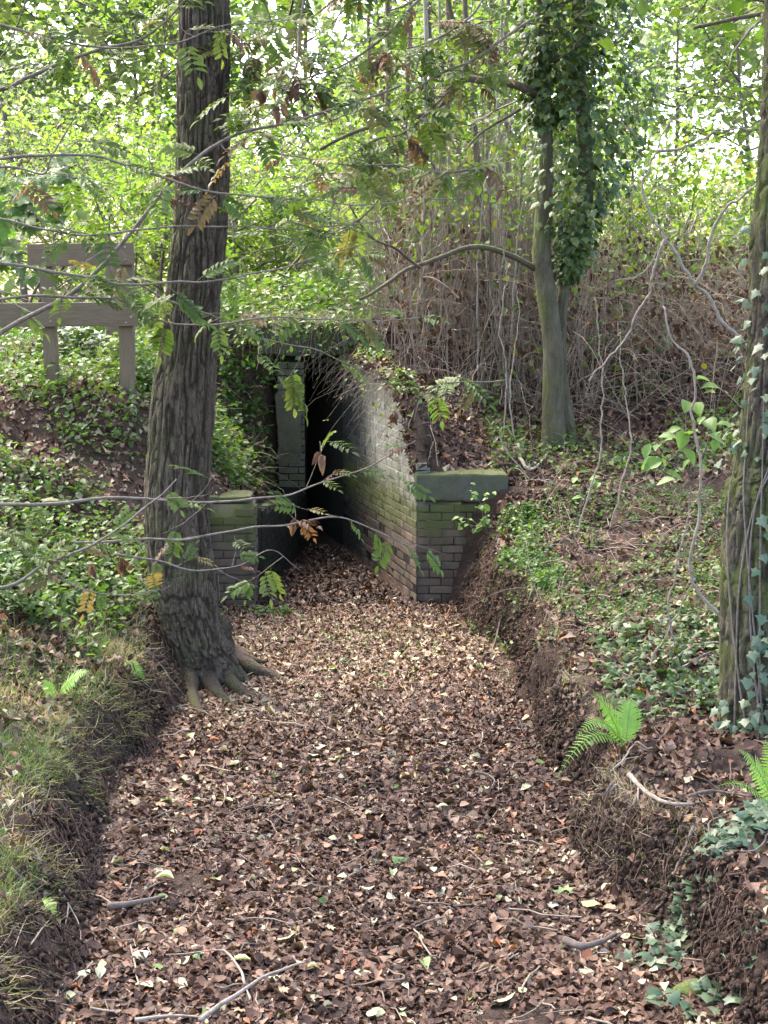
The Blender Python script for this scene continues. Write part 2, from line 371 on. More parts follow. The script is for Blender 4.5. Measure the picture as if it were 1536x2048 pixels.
# ------------------------------------------------------------------ terrain
TAN15 = 0.265
def XR(Y): return 0.30 - TAN15 * (Y - 13.6)          # inner face of the wing wall
def XL(Y): return -1.17 + 0.105 * (Y - 13.35)        # inner face of the low left wall
KEYS = []
def key(Y, lf, l5, l3, l2, lip, base, rb, rlip, r1, r2, r5, rf, bed=0.0):
    """lf.. = left ground heights at x -12, -5, -3, -2.3; lip, rlip = (x, z); r1.. right heights"""
    p = [(-45, lf), (-12, lf), (-5, l5), (-3, l3), (-2.3, l2), lip, (base, bed + .03), (base + .35, bed), ((base + rb) / 2, bed), (rb - .3, bed), (rb, bed + .03), rlip,
         (rlip[0] + .6, r1), (rlip[0] + 1.5, r2), (5, r5), (12, rf), (45, rf)]
    KEYS.append((Y, np.array(p, float)))
key(-8, .8, .6, .55, .52, (-1.75, .48), -1.38, 1.5, (1.78, .3), .4, .5, .8, 1.2)
key(3, .8, .6, .55, .52, (-1.70, .48), -1.38, 1.5, (1.78, .3), .4, .5, .8, 1.2)
key(6, .8, .62, .56, .52, (-1.52, 0.34), -1.33, 1.5, (1.66, 0.39), .44, .55, .8, 1.2)
key(7.2, .9, .66, .58, .53, (-1.62, 0.36), -1.42, 1.2, (1.40, 0.37), .42, .55, .9, 1.3)
key(8.4, 1.0, .75, .62, .55, (-1.76, 0.38), -1.60, 1.10, (1.24, 0.35), .38, .52, .9, 1.3)
key(9.5, 1.2, .95, .75, .60, (-1.72, 0.40), -1.54, 1.04, (1.17, 0.37), .40, .56, 1.0, 1.4)
key(10.4, 1.4, 1.2, .9, .66, (-1.58, 0.40), -1.38, .98, (1.12, 0.39), .44, .62, 1.1, 1.5)
key(11.2, 1.6, 1.35, 1.05, .74, (-1.55, .52), -1.30, 1.0, (1.12, .48), .5, .7, 1.15, 1.6)
key(12.2, 1.8, 1.55, 1.25, .92, (-1.62, .60), -1.42, .84, (1.0, .56), .66, .82, 1.2, 1.6)
key(12.9, 2.0, 1.8, 1.55, 1.35, (-1.66, .78), -1.50, .74, (1.04, .72), .82, .92, 1.3, 1.7)
key(13.30, 2.1, 1.98, 1.85, 1.75, (-1.64, .90), -1.58, .70, (1.10, .98), 1.0, 1.0, 1.35, 1.75)
key(13.56, 2.1, 2.03, 1.97, 1.92, (-1.40, .92), -1.28, .70, (1.14, 1.10), 1.1, 1.02, 1.4, 1.8)
key(13.66, 2.1, 2.05, 2.0, 1.95, (-1.36, .90), -1.26, .42, (.50, 1.10), 1.12, 1.04, 1.4, 1.8)
key(13.92, 2.1, 2.05, 2.0, 1.96, (-1.34, .88), XL(13.92) - .1, XR(13.92) + .05, (XR(13.92) + .09, 1.43), 1.2, 1.06, 1.4, 1.8)
key(14.06, 2.12, 2.07, 2.0, 1.97, (XL(14.06) - .2, .86), XL(14.06) - .1, XR(14.06) + .05, (XR(14.06) + .09, 1.72), 1.25, 1.08, 1.42, 1.82)
key(14.25, 2.15, 2.1, 2.02, 1.98, (XL(14.25) - .22, .85), XL(14.25) - .1, XR(14.25) + .05, (XR(14.25) + .09, 1.93), 1.38, 1.10, 1.45, 1.85)
key(14.6, 2.15, 2.1, 2.04, 1.98, (XL(14.6) - .22, .82), XL(14.6) - .1, XR(14.6) + .05, (XR(14.6) + .09, 2.02), 1.52, 1.16, 1.5, 1.9)
key(15.2, 2.2, 2.1, 2.06, 2.0, (XL(15.2) - .25, .76), XL(15.2) - .1, XR(15.2) + .05, (XR(15.2) + .09, 2.08), 1.74, 1.32, 1.6, 2.0)
key(15.8, 2.2, 2.1, 2.08, 2.02, (XL(15.8) - .3, .72), XL(15.8) - .1, XR(15.8) + .05, (XR(15.8) + .09, 2.13), 1.92, 1.55, 1.75, 2.05)
key(16.18, 2.2, 2.1, 2.08, 2.04, (-1.3, 1.5), -1.16, XR(16.18) + .05, (XR(16.18) + .09, 2.16), 1.98, 1.65, 1.8, 2.1)
key(16.44, 2.2, 2.12, 2.1, 1.98, (-1.25, 2.1), -1.12, XR(16.44) + .05, (XR(16.44) + .1, 2.25), 2.1, 1.8, 1.9, 2.1)
NCH = len(KEYS)
for Y, z in ((16.45, 2.44), (18, 2.5), (20.5, 2.4), (24, 2.2), (32, 2.1), (60, 1.9), (92, 1.6)):
    key(Y, min(z, 2.2), min(z, 2.15), min(z, 2.2), min(z, 2.25), (-1.6, z), -1.2, -.4, (-.2, z), z - .1, z - .3, z - .4, z - .2, bed=z - .02)
KY = np.array([k[0] for k in KEYS]); KP = np.array([k[1] for k in KEYS])
def profile(Y):
    Y = np.atleast_1d(Y); i = np.clip(np.searchsorted(KY, Y, 'right') - 1, 0, len(KY) - 2)
    t = ((Y - KY[i]) / (KY[i + 1] - KY[i]))[:, None, None]
    P = KP[i] * (1 - t) + KP[i + 1] * t
    w = np.where(Y < 13.2, np.clip((13.2 - Y) / 1.5, 0, 1), 0)
    rl = (fbm(Y * 1.1, 3.3, 0, 4) * .12 + fbm(Y * 5, 8.1, 0, 3) * .12 - .12) * w; rr = (fbm(Y * 1.2, 23.3, 0, 4) * .24 + fbm(Y * 5, 38.1, 0, 3) * .10) * w
    P[:, 5, 0] += rl; P[:, 6, 0] += rl * .6 + .06 * w * (1 + fbm(Y * 3, 51., 0, 2)); P[:, 10, 0] += rr * .8 - .02 * w; P[:, 11, 0] += rr
    P[:, 5, 1] += fbm(Y * 1.5, 61., 0, 3) * .12 * w; P[:, 11, 1] += fbm(Y * 1.5, 71., 0, 3) * .12 * w
    return P
def tnoise(X, Y, side):
    return fbm(X * 1.6, Y * 1.6, 1.0, 4) * (.03 + .09 * side) + fbm(X * 7, Y * 7, 4.0, 3) * (.018 + .03 * side)
def _ground(X, Y):
    X = np.asarray(X, float); Y = np.asarray(Y, float); P = profile(Y); z = np.zeros(len(X))
    for k in range(16):
        x0, x1 = P[:, k, 0], P[:, k + 1, 0]; m = (X >= x0) & (X <= x1)
        t = np.where(m, (X - x0) / np.maximum(x1 - x0, 1e-6), 0); z = np.where(m, P[:, k, 1] * (1 - t) + P[:, k + 1, 1] * t, z)
    side = np.clip(np.maximum(P[:, 6, 0] - X, X - P[:, 10, 0]) / .5, 0, 1)
    side = np.where(Y > 13.5, side * .6, side)
    return z + tnoise(X, Y, side)
_tx = np.arange(-9, 9.01, .03); _ty = np.arange(4, 24.01, .05)
_TX, _TY = np.meshgrid(_tx, _ty, indexing='ij'); _TZ = _ground(_TX.ravel(), _TY.ravel()).reshape(_TX.shape)
def ground(X, Y):
    X = np.asarray(X, float); Y = np.asarray(Y, float)
    if len(X) and X.min() > -8.9 and X.max() < 8.9 and Y.min() > 4.1 and Y.max() < 23.9:
        u = (X + 9) / .03; v = (Y - 4) / .05; i = u.astype(int); j = v.astype(int); u = u - i; v = v - j
        return (_TZ[i, j] * (1 - u) + _TZ[i + 1, j] * u) * (1 - v) + (_TZ[i, j + 1] * (1 - u) + _TZ[i + 1, j + 1] * u) * v
    return _ground(X, Y)
def gz(x, y): return float(ground(np.array([x]), np.array([y]))[0])
def gnormal(X, Y, e=.06):
    dx = (ground(X + e, Y) - ground(X - e, Y)) / (2 * e); dy = (ground(X, Y + e) - ground(X, Y - e)) / (2 * e)
    n = np.stack([-dx, -dy, np.ones(len(X))], 1); return n / np.linalg.norm(n, axis=1, keepdims=True)

rows = np.concatenate([np.arange(-8, 5.4, .4), np.arange(5.4, 16.4, .05), [16.44, 16.45], np.arange(16.6, 22, .15), np.arange(22, 40, .6), np.arange(40, 91, 5)])
sub = [3, 8, 14, 16, 26, 16, 6, 14, 14, 6, 16, 14, 16, 20, 10, 3]
PR = profile(rows); cols_x, cols_z, seg = [], [], []
for k in range(16):
    for s in range(sub[k]):
        t = s / sub[k]; cols_x.append(PR[:, k, 0] * (1 - t) + PR[:, k + 1, 0] * t); cols_z.append(PR[:, k, 1] * (1 - t) + PR[:, k + 1, 1] * t); seg.append(k)
cols_x.append(PR[:, 16, 0]); cols_z.append(PR[:, 16, 1]); seg.append(16)
GX, GZ = np.array(cols_x).T, np.array(cols_z).T; GY = np.repeat(rows[:, None], GX.shape[1], 1); seg = np.array(seg)
side = np.clip(np.maximum(PR[:, 6, 0][:, None] - GX, GX - PR[:, 10, 0][:, None]) / .5, 0, 1); side = np.where(GY > 13.5, side * .6, side)
GZ = GZ + tnoise(GX, GY, side)
face = ((seg == 5) | (seg == 10))[None] & (GY < 13.5)
GX = GX + np.where(face, fbm(GY * 5, GZ * 3, 2.0, 4) * .09, 0)
nr, nc = GX.shape
idx = np.arange(nr * nc).reshape(nr, nc)
A, B, C_, D = idx[:-1, :-1], idx[:-1, 1:], idx[1:, 1:], idx[1:, :-1]
keep = np.ones((nr - 1, nc - 1), bool)
jr = int(np.where(np.isclose(rows, 16.44))[0][0])
keep[jr, :] = ~((seg[:-1] >= 5) & (seg[:-1] <= 10))
g = Geo(); fs = np.concatenate([np.stack([A[keep], B[keep], C_[keep]], 1), np.stack([A[keep], C_[keep], D[keep]], 1)])
g.add(np.stack([GX, GY, GZ], 2).reshape(-1, 3), fs)
tag(put('ground', g, M['soil'], smooth=True), 'dark soil of the dry ditch and its banks', kind='structure')

# ------------------------------------------------------------------ brick culvert
DW = np.array([-.2562, .9666, 0.0])                       # direction of the wing wall, into the tunnel
def brick_mesh(w, d, h, seed):
    rg = np.random.default_rng(seed)
    c = .004; xs, ys, zs = w / 2, d / 2, h / 2; V = []
    for sx in (-1, 1):
        for sy in (-1, 1):
            for sz in (-1, 1):
                V += [(sx * (xs - c), sy * (ys - c), sz * zs), (sx * (xs - c), sy * ys, sz * (zs - c)), (sx * xs, sy * (ys - c), sz * (zs - c))]
    V = np.array(V) + rg.normal(0, .0018, (24, 3))
    import bmesh
    bm = bmesh.new(); [bm.verts.new(v) for v in V]; bmesh.ops.convex_hull(bm, input=bm.verts)
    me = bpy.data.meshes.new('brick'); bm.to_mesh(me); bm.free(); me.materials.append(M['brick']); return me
M['jambbrick'] = conc_mat('jamb_brick', (.075, .068, .05), (.16, .148, .115), .6)
M['shadebrick'] = conc_mat('shaded_wet_brick', (.007, .006, .005), (.018, .015, .012), .1)  # wet brick taken near black: shade painted into its colour
BR = [brick_mesh(.215, .10, .066, s) for s in range(6)]; BH = [brick_mesh(.103, .10, .066, 50 + s) for s in range(4)]
def lay(parent, origin, along, normal, length, top, z0=0.0, missing=0.0, rg=None, course=.0765, mat=None):
    """running-bond bricks on a wall face; each brick a child of parent, past the limit joined in one piece"""
    rg = rg or np.random.default_rng(3); off = world_off(parent); n = 0
    ang = math.atan2(along[1], along[0]); G = Geo(); k = 0
    while True:
        zc = z0 + course * (k + .5)
        if zc > 4: break
        u = -.1125 if k % 2 else 0.0
        while u < length - .02:
            a, b = max(u, 0), min(u + .225, length); w = b - a - .010; u += .225
            if w < .05 or zc + .03 > top((a + b) / 2) or rg.random() < missing: continue
            small = w < .14
            p = origin + along * ((a + b) / 2) + np.array([0, 0, zc]) - normal * (.05 - .001 + rg.normal(0, .002))
            me = (BH if small else BR)[rg.integers(4 if small else 6)]
            o = bpy.data.objects.new('brick', me); COL.objects.link(o); o.parent = parent
            o.location = tuple(p - off); o.rotation_euler = (rg.normal(0, .008), rg.normal(0, .008), ang + rg.normal(0, .01))
            o.scale = (w / (.103 if small else .215), 1, 1); n += 1
            if mat: o.material_slots[0].link = 'OBJECT'; o.material_slots[0].material = mat
        k += 1
        if k * course + z0 > 2.6: break
    return n
def prism(geo, poly, z0, z1, r=.5):
    """vertical prism over a ground polygon; z1 may be one height per corner"""
    n = len(poly); z1 = np.broadcast_to(np.asarray(z1, float), (n,)); p = np.asarray(poly, float)
    v = np.vstack([np.c_[p, np.full(n, z0)], np.c_[p, z1]]); f = []
    for k in range(n):
        j = (k + 1) % n; f += [[k, j, n + j], [k, n + j, n + k]]
    for k in range(1, n - 1): f += [[0, k + 1, k], [n, n + k, n + k + 1]]
    geo.add(v, f, r)
def rough_block(lo, hi, n=(24, 8, 10), amp=.008, seed=0, bev=.015):
    """a weathered block: box surface grid, rounded edges, noise relief"""
    lo, hi = np.array(lo, float), np.array(hi, float); g = Geo(); c, h = (lo + hi) / 2, (hi - lo) / 2
    for ax in range(3):
        o = [a for a in range(3) if a != ax]
        u, v = np.meshgrid(np.linspace(-1, 1, n[o[0]] + 1), np.linspace(-1, 1, n[o[1]] + 1), indexing='ij')
        for s in (-1, 1):
            q = np.zeros(u.shape + (3,)); q[..., o[0]] = u; q[..., o[1]] = v; q[..., ax] = s
            q = q * h; inn = np.clip(q, -(h - bev), h - bev); d = q - inn; l = np.linalg.norm(d, axis=-1, keepdims=True)
            q = inn + d / np.maximum(l, 1e-9) * bev
            P = q + c; nn = fbm(P[..., 0] * 6 + seed, P[..., 1] * 6, P[..., 2] * 6, 4)
            P = P + d / np.maximum(l, 1e-9) * (nn * amp * 2)[..., None]
            i = np.arange(u.size).reshape(u.shape); a, b, cc, dd = i[:-1, :-1].ravel(), i[1:, :-1].ravel(), i[1:, 1:].ravel(), i[:-1, 1:].ravel()
            f = np.concatenate([np.stack([a, b, cc], 1), np.stack([a, cc, dd], 1)])
            if (s < 0) != (ax == 1): f = f[:, ::-1]
            g.add(P.reshape(-1, 3), f)
    return g
# right wing wall with its pier
A0 = np.array([.30, 13.60, 0.0]); NW = np.array([-.9666, -.2562, 0.0]); WL = 2.95
def wtop(u): return float(np.interp(u, [0, .05, .25, .5, .75, 1.4, 3.0], [1.10, 1.23, 1.46, 1.80, 1.96, 2.06, 2.20]))
t = thing('brick_wing_wall', (.30, 13.60, -.1), 'tall mossy brick wing wall with lime-whitened upper courses right of the dark tunnel', 'brick wall')
core = Geo()
us = np.unique(np.concatenate([np.linspace(0, .6, 13), np.linspace(.6, WL, 22)]))
for a, b in zip(us[:-1], us[1:]):
    p0 = A0 + DW * a - NW * .003; p1 = A0 + DW * b - NW * .003; q1 = A0 + DW * b - NW * .14; q0 = A0 + DW * a - NW * .14
    prism(core, [p0[:2], q0[:2], q1[:2], p1[:2]], -.1, [wtop(a) + .01, wtop(a), wtop(b), wtop(b) + .01])
wall = put('wall', core, M['mortar'], t); wall.location = (0, 0, 0)
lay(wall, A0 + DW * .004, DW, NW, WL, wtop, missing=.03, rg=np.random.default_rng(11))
core = Geo(); prism(core, [(.318, 13.622), (1.14, 13.622), (1.14, 13.95), (.318, 13.95)], -.1, .94)
pier = put('pier_core', core, M['mortar'], t)
lay(pier, np.array([.305, 13.60, 0]), np.array([1.0, 0, 0]), np.array([0, -1.0, 0]), .83, lambda u: .945, missing=.05, rg=np.random.default_rng(12))
put('coping_stone', rough_block((.285, 13.565, .945), (1.135, 13.99, 1.205), seed=3, bev=.03, amp=.016, n=(40, 14, 16)), M['coping'], t, True)
# left pier and the low wall behind it
t = thing('brick_pier', (-1.4, 13.35, -.1), 'low dark brick pier with green moss beside the large oak trunk', 'brick pier')
core = Geo(); prism(core, [(-1.68, 13.372), (-1.188, 13.372), (-1.188, 13.72), (-1.68, 13.72)], -.1, .95)
pier = put('pier_core', core, M['mortar'], t)
lay(pier, np.array([-1.68, 13.35, 0]), np.array([1.0, 0, 0]), np.array([0, -1.0, 0]), .51, lambda u: .955, missing=.03, rg=np.random.default_rng(13))
lay(pier, np.array([-1.17, 13.354, 0]), np.array([0, 1.0, 0]), np.array([1.0, 0, 0]), .36, lambda u: .955, missing=.03, rg=np.random.default_rng(15))
put('coping_stone', rough_block((-1.66, 13.37, .955), (-1.20, 13.75, 1.03), seed=9, bev=.025, amp=.014), M['coping'], t, True)
LD = np.array([.105, 1.0, 0]); LD /= np.linalg.norm(LD); LN = np.array([LD[1], -LD[0], 0]); L0 = np.array([-1.17, 13.72, 0]) + np.array([.105 * .37, 0, 0])
t = thing('low_brick_wall', (-1.17, 13.75, -.1), 'low shaded brick side wall between mossy pier and tunnel mouth', 'brick wall')
core = Geo()
def ltop(u): return float(np.interp(u, [0, 1.2, 2.6], [.86, .74, .62]))
us = np.linspace(0, 2.58, 12)
for a, b in zip(us[:-1], us[1:]):
    p0, p1 = L0 + LD * a - LN * .012, L0 + LD * b - LN * .012; q0, q1 = L0 + LD * a - LN * .3, L0 + LD * b - LN * .3
    prism(core, [p0[:2], p1[:2], q1[:2], q0[:2]], -.1, [ltop(a), ltop(b), ltop(b), ltop(a)])
wall = put('wall', core, M['shademortar'], t)
lay(wall, L0, LD, LN, 2.58, ltop, missing=.05, rg=np.random.default_rng(14), mat=M['shadebrick'])
# tunnel: portal jamb, lintel, roof, lining
t = thing('culvert_tunnel', (-.75, 16.3, -.1), 'dark culvert mouth under a mossy concrete lintel', 'culvert')
xr, xl = XR(16.3), -.86
core = Geo(); prism(core, [(-1.16, 16.306), (-.872, 16.306), (-.872, 16.62), (-1.16, 16.62)], -.1, 2.12)
jamb = put('jamb', core, M['shademortar'], t)
lay(jamb, np.array([-1.16, 16.30, 0]), np.array([1.0, 0, 0]), np.array([0, -1.0, 0]), .30, lambda u: .69, missing=.03, rg=np.random.default_rng(18), mat=M['shadebrick'])  # jamb foot blackened by colour so the shaded opening reads wider
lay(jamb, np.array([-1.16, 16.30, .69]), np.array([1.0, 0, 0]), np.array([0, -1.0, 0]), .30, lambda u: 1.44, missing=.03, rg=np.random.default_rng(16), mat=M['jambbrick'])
lay(jamb, np.array([-.86, 16.304, 0]), np.array([0, 1.0, 0]), np.array([1.0, 0, 0]), .30, lambda u: 2.13, missing=.03, rg=np.random.default_rng(17), mat=M['shadebrick'])
g = rough_block((-1.168, 16.284, .95), (-.90, 16.302, 1.72), n=(16, 3, 40), amp=.02, seed=31, bev=.008); put('render_coat', g, M['coat'], t, True)
put('lintel', rough_block((-1.36, 16.16, 2.14), (-.28, 16.66, 2.50), seed=21, amp=.014, bev=.03, n=(30, 10, 12)), M['lintel'], t, True)
e = DW * 5.2
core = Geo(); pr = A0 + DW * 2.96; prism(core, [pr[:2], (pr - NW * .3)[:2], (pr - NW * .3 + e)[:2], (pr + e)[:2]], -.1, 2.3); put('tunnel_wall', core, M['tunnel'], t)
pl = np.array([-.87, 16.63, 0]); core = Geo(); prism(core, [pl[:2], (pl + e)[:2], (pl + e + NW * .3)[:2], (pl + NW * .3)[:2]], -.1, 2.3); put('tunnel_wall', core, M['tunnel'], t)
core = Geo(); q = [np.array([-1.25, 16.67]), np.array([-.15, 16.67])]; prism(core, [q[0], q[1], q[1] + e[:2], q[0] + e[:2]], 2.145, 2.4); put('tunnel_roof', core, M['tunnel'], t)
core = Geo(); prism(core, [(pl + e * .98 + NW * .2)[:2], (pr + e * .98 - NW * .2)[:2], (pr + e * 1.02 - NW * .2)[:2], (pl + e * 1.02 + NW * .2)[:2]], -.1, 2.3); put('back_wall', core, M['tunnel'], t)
fx = np.linspace(0, 1, 20); fy = np.linspace(0, 1, 40); U, V = np.meshgrid(fx, fy, indexing='ij')
PP = np.array([-1.1, 16.40, 0]) + U[..., None] * np.array([.95, 0, 0]) + V[..., None] * e * 1.03; PP[..., 2] = .012 + fbm(PP[..., 0] * 3, PP[..., 1] * 3, 0, 3) * .03
i = np.arange(U.size).reshape(U.shape); a, b, c, d = i[:-1, :-1].ravel(), i[1:, :-1].ravel(), i[1:, 1:].ravel(), i[:-1, 1:].ravel()
core = Geo(); core.add(PP.reshape(-1, 3), np.concatenate([np.stack([a, b, c], 1), np.stack([a, c, d], 1)])); put('tunnel_floor', core, M['soil'], t, True)

# ------------------------------------------------------------------ fence
def board(name, p0, p1, w, d, parent, seed=0, ax='z'):
    """a sawn board from p0 to p1 (w tall or wide, d thick), own frame along x"""
    p0, p1 = np.array(p0, float), np.array(p1, float); L = np.linalg.norm(p1 - p0)
    g = rough_block((-L / 2, -d / 2, -w / 2), (L / 2, d / 2, w / 2), n=(40, 6, 8), amp=.0022, seed=seed, bev=.006)
    o = link(name, g.mesh(name, M['wood'], True), parent)
    o.location = tuple((p0 + p1) / 2 - np.array(parent.location)); x = (p1 - p0) / L
    y = np.array([0, 1.0, 0]); z = np.cross(x, y); z /= np.linalg.norm(z); y = np.cross(z, x)
    o.rotation_euler = Matrix(np.stack([x, y, z], 1).tolist()).to_euler(); return o
FY = 13.60
t = thing('wooden_fence', (-2.5, FY, 1.9), 'weathered two-rail wooden fence standing on the bank behind the oak', 'fence')
def wp(px, py, y=FY): return W(px, py, y)
board('post', wp(106, 790, FY + .06), wp(92, 500, FY + .06), .118, .118, t, 1)
board('post', wp(256, 795, FY + .06), wp(252, 500, FY + .06), .128, .118, t, 2)
board('post', wp(228, 800, FY + 1.7), wp(224, 505, FY + 1.7), .12, .12, t, 3)
board('rail', wp(-260, 632, FY - .03), wp(275, 628, FY - .03), .215, .048, t, 4)
board('rail', wp(56, 511, FY - .03), wp(268, 507, FY - .03), .20, .048, t, 5)
board('rail', wp(-300, 640, FY + 1.78), wp(-20, 640, FY + 1.78), .2, .048, t, 6)
for px, py in ((252, 614), (252, 645), (262, 634), (100, 616), (101, 643), (250, 494), (251, 519)):
    g = Geo(); c = wp(px, py, FY - .056); tube(g, [c + [0, .006, 0], c + [0, -.004, 0]], [.008, .007], 8); put('nail', g, M['nail'], t, True)

# ------------------------------------------------------------------ trunks
def trunk_geo(path, rad, nang=180, dz=.01, ridge=.012, fr=11.0, lobes=None, seed=0, vs=3.0):
    path = np.asarray(path, float); L = np.linalg.norm(np.diff(path, axis=0), axis=1).sum(); n = max(int(L / dz), 12)
    c = smooth_path(path, n); r = np.interp(np.linspace(0, 1, n), np.linspace(0, 1, len(rad)), rad)
    th = np.linspace(0, 2 * np.pi, nang, endpoint=False)[None]; s = np.linspace(0, L, n)[:, None]; R_ = r[:, None] * np.ones_like(th)
    if lobes:
        for a0, wdt, amp, dec in lobes:
            d = np.angle(np.exp(1j * (th - a0))); R_ = R_ + amp * np.exp(-(d / wdt) ** 2) * np.exp(-s / dec)
    cx, sx = np.cos(th), np.sin(th); rr = r.mean()
    a, b = cx * rr, sx * rr
    w = fbm(a * 4 + seed, b * 4, s * 2, 3) * .12
    n1 = vnoise(a * fr * 3 + seed + w * 9, b * fr * 3 + w * 5, s * vs * 1.5 + w * 10); n2 = vnoise(a * fr * 6 + 5, b * fr * 6 + seed, s * vs * 2.2)
    n3 = vnoise(a * fr * 2.2 + 9, b * fr * 2.2, s * vs * 6 + w * 12 + seed); fis = np.clip(np.exp(-(n1 / .17) ** 2) + .7 * np.exp(-(n3 / .09) ** 2) * (np.abs(n2) > .25), 0, 1); bark = ridge * (-1.9 * fis + .8 * n2 + .6 * vnoise(a * fr * 9, b * fr * 9, s * vs * 5 + seed)) + .02 * r[:, None] / .2 * fbm(a * 5, b * 5, s * 1.2 + seed, 3)
    R_ = R_ + bark
    v = c[:, None, :] + np.stack([R_ * cx, R_ * sx, np.zeros_like(R_)], 2)
    i = np.arange(n - 1)[:, None] * nang; j = np.arange(nang)[None]; j2 = (j + 1) % nang
    A_, B_, C2, D_ = i + j, i + j2, i + nang + j2, i + nang + j
    g = Geo(); g.add(v.reshape(-1, 3), r=np.clip(1 - fis, 0, 1).ravel(), f=np.concatenate([np.stack([A_, B_, C2], -1).reshape(-1, 3), np.stack([A_, C2, D_], -1).reshape(-1, 3)]))
    return g
def px_trunk(edges, Y):
    """edges: rows (py, left px, right px) -> centre path and radii"""
    P, r = [], []
    for py, l, rr in edges:
        a, b = W(l, py, Y), W(rr, py, Y); P.append((a + b) / 2); r.append((b[0] - a[0]) / 2)
    return P, r
def grow(start, d, length, rad, depth, rg, out, up=.15, spread=.7, kids=3, nseg=6):
    """recursive branching: out collects (points, radii, depth)"""
    d = np.array(d, float) / np.linalg.norm(d); pts = [np.array(start, float)]; dd = d.copy()
    for k in range(nseg):
        dd = dd + rg.normal(0, .13, 3) + np.array([0, 0, up * .3]); dd /= np.linalg.norm(dd); pts.append(pts[-1] + dd * length / nseg)
    pts = np.array(pts); out.append((pts, np.linspace(rad, rad * .5, nseg + 1), depth))
    if depth == 0: return
    for k in range(kids):
        t0 = .35 + .65 * (k + rg.random()) / kids; q = pts[min(int(t0 * nseg), nseg)]
        nd = dd + rg.normal(0, spread, 3); nd[2] += up
        grow(q, nd, length * rg.uniform(.55, .8), rad * .5, depth - 1, rg, out, up, spread, kids, nseg)
LS = leaf_s(); LT = leaf_t(); IV = ivy_t(); LB = lobed_t()
def spray_leaves(geo, segs, per, size, rg, spread=.25, tmpl=LS, droop=.2, nb=(0, 1), m=0):
    """leaves strung along the twigs in segs"""
    P = []
    for pts, rad, dep in segs:
        k = max(int(per * (1 + .4 * rg.normal())), 1); u = rg.random(k) ** .6 * (len(pts) - 1.001); i = u.astype(int); f = (u - i)[:, None]
        P.append(pts[i] * (1 - f) + pts[i + 1] * f + rg.normal(0, spread, (k, 3)) * np.array([1, 1, .6]))
    P = np.concatenate(P); n = len(P)
    Mx = euler_mats(rg.uniform(0, 6.283, n), rg.normal(-droop, .5, n), rg.normal(0, .55, n))
    base = rg.random(n); cl = np.clip(.5 + .6 * fbm(P[:, 0] * .7, P[:, 1] * .7, P[:, 2] * .7, 2), 0, 1)
    scatter(geo, tmpl[0], tmpl[1], P, Mx, size * rg.uniform(.6, 1.25, n), np.clip(.6 * base + .4 * cl, 0, 1), m)
def crown(parent, base, dirs, length, rad, depth, rg, per, size, mat, barkm, spread=.3, tmpl=LS, up=.1, kids=3, sp=.7):
    segs = []
    for d in dirs: grow(d[0], d[1], length * rg.uniform(.8, 1.15), rad, depth, rg, segs, up, sp, kids)
    gb = Geo()
    for pts, r_, dep in segs: tube(gb, pts, r_, 5 if dep else 3, rg.random())
    tag(put('branches', gb, barkm, parent, True), None, kind='stuff')
    gl = Geo(); spray_leaves(gl, [s for s in segs if s[2] <= 1], per, size, rg, spread, tmpl)
    put('crown', gl, mat, parent); return segs

# the big oak
OAK = [(1400, 372, 505), (1330, 350, 478), (1250, 322, 446), (1150, 298, 428), (1000, 287, 421), (800, 300, 432), (600, 330, 442), (400, 350, 457), (200, 353, 460), (0, 356, 460), (-300, 366, 452), (-700, 380, 445), (-1100, 390, 440)]
P_, r_ = px_trunk(OAK, 10.85)
t = thing('oak_tree', (P_[0][0], 10.85, 0), 'large straight oak with deeply furrowed grey bark rooted at the ditch edge', 'tree')
PU, rU = P_[9:], r_[9:]; PV, rV = P_[:11], r_[:11]
put('upper_trunk', trunk_geo([PV[-1]] + P_[11:], [r_[10]] + r_[11:], 60, .04, .01, 9.0, None, 3), M['oak'], t, True)
g = trunk_geo(PV, rV, 210, .0115, .011, 10.0, [(-.25, .2, .17, .36), (-.95, .19, .19, .42), (-1.65, .19, .14, .38), (.5, .28, .13, .28), (2.6, .5, .05, .3)], 3)
put('trunk', g, M['oak'], t, True)
for x0, pts in ((0, [(430, 1340), (455, 1375), (490, 1392), (540, 1400)]), (1, [(405, 1350), (420, 1385), (445, 1402), (480, 1418)]), (2, [(455, 1330), (500, 1352), (545, 1358), (580, 1366)]), (3, [(385, 1352), (380, 1390), (395, 1420), (420, 1436)]), (4, [(450, 1310), (495, 1330), (530, 1335)])):
    q = [np.array([P_[1][0] + .05 * (x0 - 2), 10.82, .42])]
    for k, (px, py) in enumerate(pts):
        ang = R(PITCH) + math.atan((py - 1024) / F_PX); yy = CAM_H / math.tan(ang); q_ = W(px, py, yy); q_[2] = gz(q_[0], yy) + (.06, .04, .02, -.01)[min(k, 3)]; q.append(q_)
    q = wobble(smooth_path(q, 26), .012, 6, x0)
    g = Geo(); tube(g, q, np.interp(np.linspace(0, 1, 26), [0, .3, .6, 1], [.10, .085, .05, .016]), 10); put('root', g, M['oak'], t, True)
rg = np.random.default_rng(21); top = P_[-1]
segs = crown(t, None, [(np.array(P_[-3]) + [0, 0, k * .35], (math.cos(k * 1.35), math.sin(k * 1.35), .55)) for k in range(11)], 2.6, .09, 2, rg, 26, .13, M['l_mid'], M['pole'], .35, LS, .1, 3)

